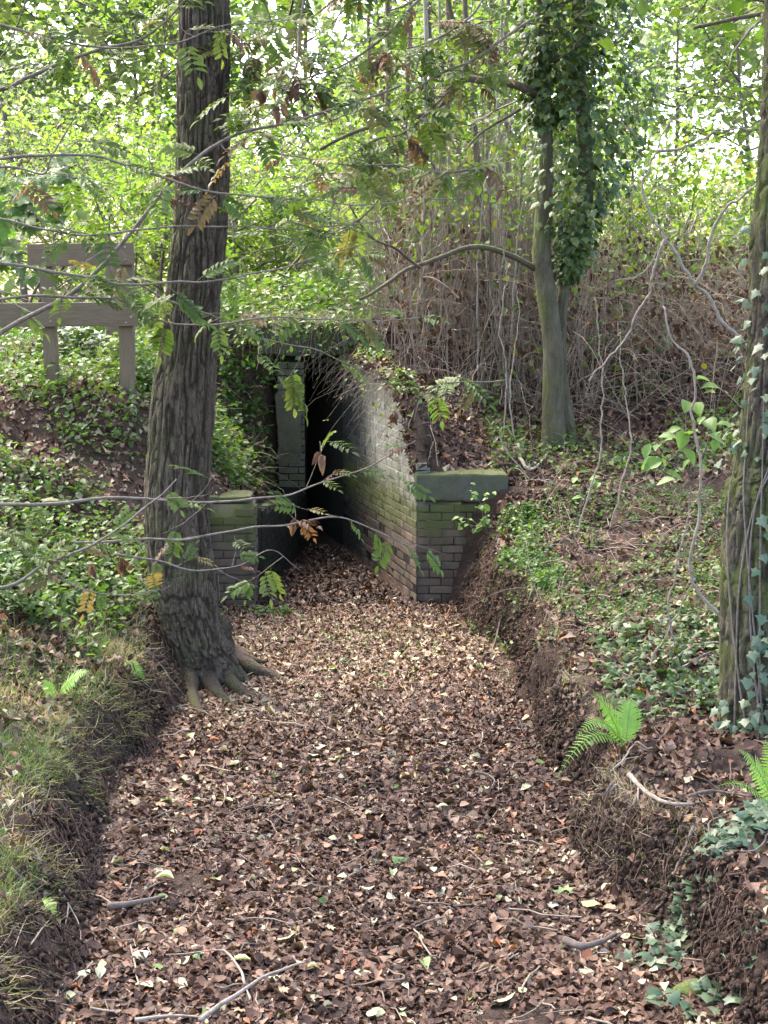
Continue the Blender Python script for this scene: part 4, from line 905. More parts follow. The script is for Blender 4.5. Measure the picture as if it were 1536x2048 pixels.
for k in range(26):
    left = k % 2 == 0; y = rg.uniform(6.2, 10.6) if left else rg.uniform(6.4, 13); e_ = prof_edges(y); a, b = (e_[0][0], e_[1][0]) if left else (e_[3][0], e_[2][0]); u = np.linspace(-.05, 1.05, 10); x = a[0] + (b[0] - a[0]) * u + (.03 if left else -.03); z = np.maximum(a[1] + (b[1] - a[1]) * u, .02); q = np.stack([x, y + np.cumsum(rg.normal(0, .03, 10)), z + .01], 1)
    g = Geo(); tube(g, smooth_path(q, 24), np.linspace(rg.uniform(.006, .014), .003, 24), 6); o = put('exposed_root', g, M['root'], None, True, q[0]); tag(o, 'thin bare root hanging down the eroded %s bank face' % ('left' if left else 'right'), 'root', 'bare roots in the %s bank face' % ('left' if left else 'right'))

# ------------------------------------------------------------------ undergrowth
rg = np.random.default_rng(740)
def cover(geo, X, Y, rg, hmax, size, tmpl, mixd=.5, z=None, tilt=.45):
    n = len(X); z = ground(X, Y) if z is None else z
    P = np.stack([X, Y, z + hmax * rg.random(n) ** 1.3 + .01], 1); Mx = euler_mats(rg.uniform(0, 6.283, n), rg.normal(-.2, tilt, n), rg.normal(0, tilt, n))
    rv = np.clip(.5 * rg.random(n) + .5 * np.clip(.5 + fbm(X * 1.5, Y * 1.5, 2, 3) * 1.2, 0, 1), 0, 1)
    scatter(geo, tmpl[0], tmpl[1], P, Mx, size * rg.uniform(.5, 1.3, n), rv)
def patchy(X, Y, th, sc=1.3, seed=0.0): return fbm(X * sc + seed, Y * sc, seed, 3) > th
g = Geo()
n = 15000; Y = rg.uniform(9.2, 14.4, n); l5, l6, l10, l11 = prof_edges(Y); X = l5[:, 0] - .1 - rg.random(n) * 3.2; k_ = patchy(X, Y, -.06, 1.1, 3.0) | ((Y > 12.2) & patchy(X, Y, -.15, 2.0, 13.0)); cover(g, X[k_], Y[k_], rg, .22, .06, LT); cover(g, *cover_q, rg, .1, .04, LT)
n = 7500; Y = rg.uniform(13.9, 16.6, n); X = XL(Y) - .26 - rg.random(n) ** .9 * 1.3; k_ = patchy(X, Y, -.2, 1.5, 8.0); cover(g, X[k_], Y[k_], rg, .42, .065, LT)
n = 4500; Y = rg.uniform(16.6, 19, n); X = rg.uniform(-3.4, .6, n); cover(g, X, Y, rg, .55, .08, LT)
n = 6000; Y = rg.uniform(14.5, 21, n); X = rg.uniform(-6.5, -1.8, n); k_ = patchy(X, Y, -.05, .8, 1.0); cover(g, X[k_], Y[k_], rg, .35, .075, LT)
tag(put('left_bank_undergrowth', g, M['l_low']), 'low green bramble and nettle leaves on the left bank and round the culvert', kind='stuff')
g = Geo()
n = 15000; Y = rg.uniform(10.2, 15.2, n); l5, l6, l10, l11 = prof_edges(Y); X = l11[:, 0] + .0 + rg.random(n) * 3.0; k_ = patchy(X, Y, -.05, 1.2, 5.0) & (Y < 13.5); cover(g, X[k_], Y[k_], rg, .10, .036, LT)
n = 4000; Y = rg.uniform(11.4, 13.2, n); l5, l6, l10, l11 = prof_edges(Y); X = l11[:, 0] + rg.normal(.1, .16, n); k_ = patchy(X, Y, -.05, 2.2, 2.0); cover(g, X[k_], Y[k_], rg, .10, .04, LT)
n = 5000; Y = rg.uniform(13.8, 17, n); X = rg.uniform(1.0, 5, n); k_ = patchy(X, Y, .0, 1.2, 6.0); cover(g, X[k_], Y[k_], rg, .2, .06, LT)
tag(put('right_bank_undergrowth', g, M['l_low']), 'low green leaves patching the right bank slope', kind='stuff')
g = Geo(); n = 2600; Y = rg.uniform(9.8, 11.2, n); X = rg.uniform(-3.0, -2.0, n); k_ = patchy(X, Y, -.1, 1.5, 4.0); cover(g, X[k_], Y[k_], rg, .14, .05, IV)
n = 700; Y = rg.normal(15.6, .25, n); X = rg.normal(-3.1, .22, n); cover(g, X, Y, rg, .4, .07, IV)
n = 2600; Y = rg.uniform(8.6, 11.6, n); X = rg.uniform(1.4, 2.6, n); k_ = patchy(X, Y, .12, 1.4, 7.0); cover(g, X[k_], Y[k_], rg, .09, .05, IV)
tag(put('ground_ivy', g, M['l_ivy']), 'dark blue-green ivy creeping over both bank slopes', kind='stuff')
g = Geo(); n = 420; Y = rg.uniform(6, 13, n); e = prof_edges(Y); X = e[1][:, 0] + .2 + rg.random(n) * (e[2][:, 0] - e[1][:, 0] - .3); k_ = patchy(X, Y, .16, 1.6, 5.5); cover(g, X[k_], Y[k_], rg, .05, .04, LT)
n = 260; X = rg.normal(-.05, .35, n); Y = rg.normal(12.2, .5, n); cover(g, X, Y, rg, .04, .035, LT)
n = 160; X = rg.normal(-1.0, .12, n); Y = rg.normal(13.05, .08, n); cover(g, X, Y, rg, .06, .05, LT)
tag(put('seedlings', g, M['l_low']), 'tiny green seedlings sprouting through the ditch litter', kind='stuff')

# ------------------------------------------------------------------ dry brush on the right bank
rg = np.random.default_rng(750); g = Geo()
def stalk(geo, p, d, L, r0, rg, sag=.5, m=7, sides=3, rv=None):
    u = np.linspace(0, 1, m)[:, None]; q = p + u * d * L + np.array([0, 0, -1.0]) * sag * L * u ** 2 + np.cumsum(rg.normal(0, .03 * L, (m, 3)), axis=0) * u
    tube(geo, q, np.linspace(r0, r0 * .5, m), sides, rg.random() if rv is None else rv, cap=False); return q
HB = np.clip(.8 + 1.3 * fbm(np.arange(4600) * 0.37, 5.0, 0, 2), .3, 1.7)
for k in range(4600):
    y = rg.uniform(15.4, 20.5); x = rg.uniform(-.1, 5.2) + (.25 if y < 16.6 else 0); z0 = gz(x, y); h = rg.random() ** 1.1 * 1.5 * HB[k]
    d = rg.normal(0, 1, 3); d[2] = d[2] * .7 + .25; d /= np.linalg.norm(d); stalk(g, np.array([x, y, z0 + h * .8]), d, rg.uniform(.4, 1.3), rg.uniform(.0022, .0055), rg, rg.uniform(.1, .7))
for k in range(1250):
    y = rg.uniform(15.6, 19.5); x = rg.uniform(-.1, 2.2) if k < 800 else rg.uniform(1.5, 5); z0 = gz(x, y); d = np.array([rg.normal(0, .22), rg.normal(0, .2), 1.0]); stalk(g, np.array([x, y, z0 - .02]), d, rg.uniform(.7, 3.0) if x < 2.2 else rg.uniform(.6, 1.8), rg.uniform(.003, .008), rg, rg.uniform(-.1, .3), rv=rg.uniform(.3, 1.0))
for k in range(1100):   # bramble and dead stems on the left of the tunnel and on the near right slope
    if k % 2: y = rg.uniform(14.2, 17.5); x = rg.uniform(-2.6, -1.35)
    else: y = rg.uniform(11, 15); x = rg.uniform(1.1, 3.2)
    z0 = gz(x, y); d = rg.normal(0, 1, 3); d[2] = abs(d[2]) * .6 + .1; d /= np.linalg.norm(d); stalk(g, np.array([x, y, z0]), d, rg.uniform(.2, .7), rg.uniform(.0018, .004), rg, rg.uniform(.2, .7))
tag(put('dry_brush', g, M['brush']), 'tangle of dry reddish-brown stems on the bank behind the twin-stemmed tree', kind='stuff')
g = Geo(); n = 3400; Y = rg.uniform(15.4, 20, n); X = rg.uniform(0, 5, n); z = ground(X, Y) + rg.random(n) * 1.3; Mx = euler_mats(rg.uniform(0, 6.28, n), rg.normal(-.9, .5, n), rg.normal(0, .7, n))
scatter(g, LIT[2][0], LIT[2][1], np.stack([X, Y, z], 1), Mx, rg.uniform(.05, .11, n), rg.beta(2, 2, n) * .75)
n = 6500; Y = rg.uniform(15.4, 20.5, n); X = rg.uniform(-.2, 5, n); z = ground(X, Y) + .2 + rg.random(n) ** .7 * 2.3; k_ = fbm(X * 1.5, Y * 1.5, z * 1.5, 3) > -.03; X, Y, z = X[k_], Y[k_], z[k_]; n = len(X)
tag(put('withered_foliage', g, M['l_litter']), 'withered brown leaves caught in the dry brush', kind='stuff')
g = Geo(); Mx = euler_mats(rg.uniform(0, 6.28, n), rg.normal(-.4, .5, n), rg.normal(0, .5, n)); scatter(g, LT[0], LT[1], np.stack([X, Y, z], 1), Mx, rg.uniform(.06, .11, n), rg.random(n))
tag(put('brush_foliage', g, M['l_mid']), 'scattered green leaves growing through the dry brush', kind='stuff')

# ------------------------------------------------------------------ single vines and bare stems on the right
def vine(name, label, cat, paths, mat, Y, group=None):
    p0 = W(*paths[0][0][0], Y); t_ = thing(name, p0, label, cat, group)
    for k, (pix, r0, r1, dy) in enumerate(paths): q_ = [W(px, py, Y + dy * k_ / (len(pix) - 1)) for k_, (px, py) in enumerate(pix)]; q_ = wobble(wobble(smooth_path(q_, 70), .03, 3, 40 + k + pix[0][0]), .012, 14, k); g_ = Geo(); tube(g_, q_, np.linspace(r0, r1, 70) * (1 + .25 * fbm(np.arange(70) * .4, k, 0, 3)), 7); put('stem', g_, mat, t_, True)
    return t_
vine('pale_vine', 'pale knotted vine dangling to the ground beside the ivy-clad tree', 'vine', [([(1462, 1262), (1440, 1230), (1405, 1195), (1382, 1150), (1388, 1090), (1402, 1030), (1404, 950), (1392, 880), (1382, 830), (1382, 760), (1372, 700), (1345, 650), (1335, 610)], .012, .006, .2)], M['vine'], 9.2)
vine('bare_shrub', 'bare forked shrub of long curving stems between ivy stem and edge tree', 'shrub', [([(1500, 700), (1440, 645), (1400, 580), (1340, 490), (1305, 440), (1292, 380), (1316, 302), (1370, 200)], .013, .005, .1), ([(1390, 570), (1430, 450), (1480, 395), (1545, 340)], .012, .006, -.2), ([(1316, 302), (1375, 292), (1430, 265), (1500, 258)], .010, .004, .1), ([(1330, 478), (1310, 530), (1290, 590), (1240, 680), (1180, 760)], .010, .005, .1), ([(1335, 476), (1290, 540), (1230, 560)], .006, .003, .1)], M['deadwood'], 10.0)
VN = [([(1120, 1150), (1150, 1080), (1185, 980), (1205, 880), (1200, 740), (1185, 600)], 'pale bent stem leaning right of the twin-stemmed tree', 12.6), ([(1210, 1100), (1225, 1020), (1260, 920), (1255, 800), (1240, 640)], 'thicker dry stem right of the pale bent stem', 12.8),
      ([(1060, 960), (1010, 900), (1000, 870), (1012, 850), (1030, 868)], 'white looping vine hooked beside the pier', 13.4), ([(1008, 860), (1010, 760), (1000, 660), (1014, 560), (1005, 470)], 'long pale vine hanging left of the twin-stemmed tree', 14.4), ([(1030, 880), (1020, 780), (1040, 640), (1030, 560)], 'thin hanging vine touching the twin-stemmed trunk', 14.2),
      ([(1086, 1000), (1092, 960), (1120, 990), (1110, 1040)], 'short white root strand at the twin-stemmed tree foot', 13.6), ([(1350, 1290), (1335, 1210), (1370, 1080), (1378, 960)], 'thin straight stem left of the pale knotted vine', 9.4), ([(1300, 1340), (1345, 1250), (1380, 1150)], 'slender leaning stalk on the right bank', 9.6), ([(1340, 700), (1320, 560), (1265, 440), (1270, 300)], 'dark curving stem right of the ivy', 13.0)]
for k, (pix, lab, Y) in enumerate(VN): vine('dry_vine', lab, 'vine', [(pix, .011 if k < 2 else .007, .004, 0)], M['vine'] if k != 8 else M['twig'], Y, 'dry vines on the right bank')

rg = np.random.default_rng(757)
for k in range(22):
    px = rg.uniform(835, 1060); Y = rg.uniform(15.6, 18.2); x = (px - 768) / F_PX * Y * 1.0; b = np.array([x, Y, gz(x, Y) - .03]); top = W(px + rg.normal(0, 25), rg.uniform(120, 470), Y); q = wobble(wobble(smooth_path([b, (b + top) / 2 + rg.normal(0, .05, 3), top], 40), .03, 2, k), .008, 9, k)
    t = thing('upright_stem', b, 'thin bare upright stem in the thicket above the wing wall', 'stem', 'bare upright stems above the wing wall'); r0 = rg.uniform(.008, .018); g = Geo(); tube(g, q, np.linspace(r0, r0 * .35, 40), 6); put('stem', g, [M['palepole'], M['pole'], M['vine']][k % 3], t, True)
    for j in range(3):
        i = rg.integers(8, 38); d = np.array([rg.normal(0, .7), rg.normal(0, .4), .7]); u = np.linspace(0, 1, 8)[:, None]; tw = q[i] + u * d * rg.uniform(.2, .5) + np.cumsum(rg.normal(0, .008, (8, 3)), 0) * u; g = Geo(); tube(g, tw, np.linspace(r0 * .4, .0015, 8), 4); put('twig', g, M['twig'], t, True)
# ------------------------------------------------------------------ ivy near the camera
def ivy_leaf_mesh(seed):
    rg_ = np.random.default_rng(seed); T = IV[0].copy(); T[:, :2] *= rg_.uniform(.88, 1.12, (1, 2)); T[:, 2] += rg_.normal(0, .03, len(T)); g_ = Geo(); g_.add(T, IV[1], .5); return g_.mesh('leaf', M['l_ivyo'])
IVM = [ivy_leaf_mesh(s) for s in range(6)]
def leaf_child(parent, meshes, p, yd, up, sz, rg, name='leaf'):
    o = bpy.data.objects.new(name, meshes[rg.integers(len(meshes))]); COL.objects.link(o); o.parent = parent
    Mx = frame_mats(np.array([yd], float), np.array([up], float))[0]; o.location = tuple(np.array(p) - world_off(parent)); o.rotation_euler = Matrix(Mx.tolist()).to_euler(); o.scale = (sz, sz, sz); return o
rg = np.random.default_rng(760)
for k in range(290):   # on the tree at the right edge
    z_ = [rg.uniform(.35, 1.05), rg.uniform(1.1, 1.75), rg.uniform(1.9, 3.3)][0 if k < 190 else (1 if k < 225 else 2)]
    i = int(np.argmin(np.abs(IVP[:, 2] - z_))); a = (rg.uniform(-2.1, -.2) if z_ > .6 else rg.uniform(-2.8, -.2)) if k < 225 else rg.uniform(2.6, 4.4); out = np.array([math.cos(a), math.sin(a), 0]); p = IVP[i] + out * (IVR[i] + rg.uniform(.01, .07) + (.05 if k < 90 else 0)); p[2] = z_
    leaf_child(tr, IVM, p, out * .5 + [0, 0, -.9] + rg.normal(0, .4, 3), out + [0, 0, .55] + rg.normal(0, .3, 3), rg.uniform(.04, .07), rg)
for k in range(5):
    a = rg.uniform(-2.4, -.8); u = np.linspace(0, 1, 14); q = np.array([[IVP[i][0] + math.cos(a + .5 * math.sin(3 * s + k)) * (IVR[i] + .012), IVP[i][1] + math.sin(a + .5 * math.sin(3 * s + k)) * (IVR[i] + .012), IVP[i][2]] for s, i in zip(u, np.linspace(2, 40, 14).astype(int))])
    g = Geo(); tube(g, smooth_path(q, 40), np.linspace(.008, .004, 40), 6); put('ivy_stem', g, M['twig'], tr, True)
t = thing('ivy_patch', (1.6, 6.7, .2), 'patch of pale ivy spilling over the near right bank edge', 'ivy')
for k in range(250):
    u = rg.random() ** .8; px, py = 1290 + 260 * u + rg.normal(0, 18), 1900 - 190 * u + rg.normal(0, 42)
    yy = rg.uniform(6.15, 6.45) + .55 * u + rg.normal(0, .05); q = W(px, py, yy); zz = gz(q[0], yy); q = np.array([q[0], yy, max(zz + rg.uniform(.01, .06), .03)])
    leaf_child(t, IVM, q, np.array([rg.normal(0, 1), -1 + rg.normal(0, .6), rg.normal(-.2, .2)]), np.array([rg.normal(-.15, .45), rg.normal(-.35, .45), 1.0]), rg.uniform(.04, .068), rg)
for k in range(6):
    x0 = rg.uniform(1.5, 1.9); y0 = rg.uniform(6.5, 7.0); q = np.array([[x0 - .5 * s + rg.normal(0, .02), y0 - .4 * s + rg.normal(0, .02), 0] for s in np.linspace(0, 1, 9)]); q[:, 2] = ground(q[:, 0], q[:, 1]) + .025; g = Geo(); tube(g, smooth_path(q, 30), .004, 5); put('stem', g, M['twig'], t, True)
t = thing('ivy_runner', (1.3, 5.8, .02), 'few large ivy leaves at the bottom right picture corner', 'ivy')
for k in range(34):
    px, py = rg.uniform(1290, 1536), 2040 - rg.random() * 60; yy = rg.uniform(5.68, 5.9); q = W(px, py, yy); q[2] = gz(q[0], yy) + rg.uniform(.02, .07)
    leaf_child(t, IVM, q, rg.normal(0, 1, 3) * [1, 1, .2], np.array([rg.normal(0, .25), rg.normal(-.2, .25), 1.0]), rg.uniform(.045, .075), rg)
g = Geo(); q = np.array([[1.32, 5.86], [1.36, 5.88]]); th = np.linspace(0, 2 * np.pi, 24, endpoint=False); rr = np.linspace(0, 1, 8)[:, None]
mx_ = 1.30 + .10 * rr * np.cos(th); my_ = 5.92 + .07 * rr * np.sin(th); mz_ = ground(mx_.ravel(), my_.ravel()).reshape(mx_.shape) + .05 * np.sqrt(np.clip(1 - rr ** 2, 0, 1)) + .008 * fbm(mx_ * 60, my_ * 60, 0, 2) * (1 - rr) - .005 * rr
i = np.arange(mx_.size).reshape(mx_.shape); a, b, c, d = i[:-1].ravel(), np.roll(i, -1, 1)[:-1].ravel(), np.roll(i, -1, 1)[1:].ravel(), i[1:].ravel()
g.add(np.stack([mx_, my_, mz_], 2).reshape(-1, 3), np.concatenate([np.stack([a, c, b], 1), np.stack([a, d, c], 1)])); tag(put('moss_cushion', g, M['moss'], None, True, (1.3, 5.92, gz(1.3, 5.92))), 'small round moss cushion on the litter in the bottom right corner', 'moss')

# ------------------------------------------------------------------ ferns
def pinna():
    o = [(0, 0), (-.10, .12), (-.06, .22), (-.10, .34), (-.05, .44), (-.08, .56), (-.035, .66), (-.05, .78), (0, 1)]
    T = [(x, y, 0) for x, y in o] + [(-x, y, 0) for x, y in o[1:-1]][::-1]; n = len(T); T = np.array(T + [(0, .4, .02)], float)
    return T, np.array([[n, (k + 1) % n, k] for k in range(n)])
PIN = pinna()
def frond(parent, base, tip, sag, width, rg, n=20):
    base, tip = np.array(base, float), np.array(tip, float); L = np.linalg.norm(tip - base); u = np.linspace(0, 1, 30)
    q = base + (tip - base) * u[:, None] + np.array([0, 0, 1.0]) * (sag * L * 4 * u * (1 - u))[:, None]; tg = np.gradient(q, axis=0); g = Geo(); tube(g, q, np.linspace(.0035, .001, 30), 4)
    for s in (-1, 1):
        t_ = np.linspace(.14, .98, n); P = np.stack([np.interp(t_, u, q[:, k]) for k in range(3)], 1); d = np.stack([np.interp(t_, u, tg[:, k]) for k in range(3)], 1); d /= np.linalg.norm(d, axis=1, keepdims=True)
        upv = np.array([0, -.5, .9]); sd = np.cross(d, upv); sd /= np.linalg.norm(sd, axis=1, keepdims=True); upn = np.cross(sd, d)
        ln = width * np.interp(t_, [.1, .3, .55, 1], [.55, 1, .85, .08]) * rg.uniform(.9, 1.1, n); yd = sd * s + d * .45 + upn * -.12 + rg.normal(0, .05, (n, 3))
        scatter(g, PIN[0], PIN[1], P, frame_mats(yd, upn), np.stack([ln * 1.25, ln, ln], 1), np.full(n, .5))
    put('frond', g, M['fern'], parent)
FERN = [  # (label, Y, base px, fronds: tip px, tip dY, sag, width)
    ('bright green fern with three fronds on the right bank edge', 8.75, (1250, 1500), [((1186, 1384), -.15, .10, .085), ((1262, 1392), .1, .08, .08), ((1150, 1480), -.3, .28, .06), ((1112, 1560), -.45, .25, .06)]),
    ('fern fronds cut by the right picture edge', 7.5, (1560, 1640), [((1478, 1500), -.1, .12, .075), ((1436, 1572), -.35, .12, .05), ((1530, 1480), .0, .1, .07)]),
    ('single fern frond on the grassy left bank edge', 9.3, (112, 1398), [((178, 1342), -.1, .12, .07), ((84, 1360), .0, .1, .04)]),
    ('small fern frond on the dark left bank face', 9.7, (246, 1398), [((292, 1366), -.1, .15, .05)]),
    ('fern with two fronds beside the oak roots', 10.4, (352, 1290), [((392, 1362), -.2, .12, .07), ((352, 1352), -.25, .15, .06)]),
    ('small dark fern at the foot of the near left bank', 6.75, (70, 1800), [((112, 1850), -.15, .15, .05), ((90, 1880), -.2, .1, .045)]),
    ('light green fern below the right coping stone', 13.2, (942, 1135), [((915, 1190), -.15, .1, .06), ((930, 1195), -.2, .1, .06), ((920, 1120), -.1, .1, .05)]),
    ('small fern on the right bank crest', 12.0, (1060, 1195), [((1052, 1240), -.15, .1, .05), ((1075, 1240), -.15, .1, .05)]),
    ('tiny fern at the dark right bank face', 10.6, (1085, 1370), [((1050, 1378), -.1, .1, .04), ((1130, 1372), -.1, .1, .04)]),
    ('sprig of fern beside the oak foot near the brick pier', 12.4, (432, 1262), [((448, 1225), -.05, .1, .05), ((420, 1230), 0, .1, .05)])]
for k, (lab, Y, b, fr) in enumerate(FERN):
    rg = np.random.default_rng(800 + k); p = bedpt(*b, .02); Y = p[1]; t = thing('fern', p, lab, 'fern', 'ferns on the ditch banks')
    for tip, dy, sag, w in fr: frond(t, p, W(*tip, Y + dy), sag, w * 1.2, rg)

# young leafy plants
def sprig_leaf(mat, T=LT, seeds=5):
    out = []
    for s in range(seeds):
        rg_ = np.random.default_rng(s); Tm = T[0].copy(); Tm[:, 2] -= .25 * Tm[:, 1] ** 2 + rg_.normal(0, .015, len(Tm)); g_ = Geo(); g_.add(Tm, T[1], .5); out.append(g_.mesh('leaf', mat))
    return out
M['l_young'] = leaf_mat('young_leaves', [(0, (.11, .21, .035)), (1, (.17, .26, .05))], .45, .45, .4, objrand=True)
M['l_maple'] = leaf_mat('maple_leaves', [(0, (.05, .11, .03)), (.7, (.09, .17, .035)), (1, (.15, .2, .05))], .45, .45, .4, objrand=True)
YL = sprig_leaf(M['l_young']); ML = sprig_leaf(M['l_maple'], LB); BLF = sprig_leaf(M['l_brown'], leaf_t(.26, .3, .9))
def young(name, label, Y, base, tips, n, sz, rg, meshes, spread):
    p = W(*base, Y); t_ = thing(name, p, label, 'plant')
    for k, tp in enumerate(tips):
        q = limb(t_, [base, ((base[0] + tp[0]) / 2 + rg.normal(0, 8), (base[1] + tp[1]) / 2 - 8), tp], Y, Y - .1, .005, .002, M['twig'], 14, .008, k, 'stem', 5)
        for j in range(n):
            i = rg.integers(5, 14); d = np.array([rg.normal(0, 1), rg.normal(-.5, .6), rg.normal(-.25, .3)]); leaf_child(t_, meshes, q[i] + rg.normal(0, spread, 3), d, np.array([rg.normal(0, .25), -.35, 1.0]), sz * rg.uniform(.6, 1.2), rg)
rg = np.random.default_rng(820)
young('young_plant', 'bright green seedling growing in front of the right coping stone', 13.35, (985, 1075), [(940, 975), (975, 985), (915, 1030), (965, 1030), (930, 1050)], 9, .07, rg, YL, .03)
young('young_plant', 'young plant with large bright green leaves left of the ivy-clad tree', 9.6, (1385, 960), [(1375, 770), (1430, 790), (1330, 880), (1420, 860), (1300, 900)], 6, .125, rg, YL, .05)
young('young_plant', 'thin green shoot between the dry vines and the twin-stemmed tree', 13.0, (1160, 1020), [(1150, 965), (1195, 950)], 5, .09, rg, YL, .03)

# ------------------------------------------------------------------ overhanging branches with pinnate leaves
def pinnate(seed, pairs=6, L=1.0, wither=False):
    rg_ = np.random.default_rng(seed); g_ = Geo(); u = np.linspace(0, 1, 12); bend = rg_.uniform(.25, .7) * (2.0 if wither else 1); q = np.stack([.06 * np.sin(u * 3 + seed), u * (1 - .1 * bend), -bend * .45 * u ** 2], 1); tube(g_, q, np.linspace(.012, .006, 12), 3)
    LF = leaf_t(.19, .05, .35 if not wither else 1.2)
    for k in range(pairs):
        t_ = .22 + .72 * k / pairs; c = np.array([np.interp(t_, u, q[:, a]) for a in range(3)])
        for s in (-1, 1):
            ln = .36 * (1 - .25 * abs(t_ - .55)) * rg_.uniform(.85, 1.1); yd = np.array([s * 1.0, .55, -.18 - (1.0 if wither else 0) * rg_.random()]) + rg_.normal(0, .1, 3); scatter(g_, LF[0], LF[1], c[None], frame_mats(yd[None], np.array([[rg_.normal(0, .2), 0, 1.0]])), np.array([ln]), [.5])
    c = q[-1]; scatter(g_, LF[0], LF[1], c[None], frame_mats(np.array([[0, 1.0, -.4]]), np.array([[0, 0, 1.0]])), np.array([.34]), [.5])
    return g_.mesh('leaf', M['l_brown'] if wither else M['l_pin'])
PNL = [pinnate(s, 5 + s % 3) for s in range(7)]; PNW = [pinnate(40 + s, 5, 1, True) for s in range(3)]
def overhang(label, pix, Y0, Y1, r0, r1, nleaf, rg, lo=.1, hi=1.0, sz=.26, ntw=5, wither=.08, twl=(40, 130)):
    base = W(*pix[0], Y0); t_ = thing('overhanging_branch', base, label, 'branch', 'branches overhanging the ditch')
    q = limb(t_, pix, Y0, Y1, r0, r1, M['twig'], 44, .02, rg.integers(1000), 'bough'); paths = [(q, lo, hi, limb.last)]
    for k in range(ntw):
        i = rg.integers(int(lo * 43) + 1, 42); d = np.array([rg.normal(0, .8) + .3, rg.normal(0, .5), rg.normal(-.05, .5)]); d /= np.linalg.norm(d); L = rg.uniform(.12, .42); m = 10; u = np.linspace(0, 1, m)[:, None]
        tw = q[i] + u * d * L + np.array([0, 0, .12 * L]) * u ** 2 + np.cumsum(rg.normal(0, .006, (m, 3)), 0) * u; g_ = Geo(); tube(g_, tw, np.linspace(max(r1 * .8, .0025), .0012, m), 4); paths.append((tw, .3, 1, put('twig', g_, M['twig'], t_, True)))
    for k in range(nleaf):
        pth, a, b, prt = paths[rg.integers(len(paths))] if rg.random() < .7 else paths[0]; u = a + (b - a) * rg.random(); i = min(int(u * (len(pth) - 1)), len(pth) - 2); tg = pth[i + 1] - pth[i]; tg = tg / np.linalg.norm(tg)
        d = tg * .5 + np.array([rg.normal(0, .8), rg.normal(-.2, .5), rg.normal(-.25, .35)]); leaf_child(prt, PNW if rg.random() < wither else PNL, pth[i], d, np.array([rg.normal(0, .3), -.45 + rg.normal(0, .2), 1.0]), sz * rg.uniform(.6, 1.15), rg)
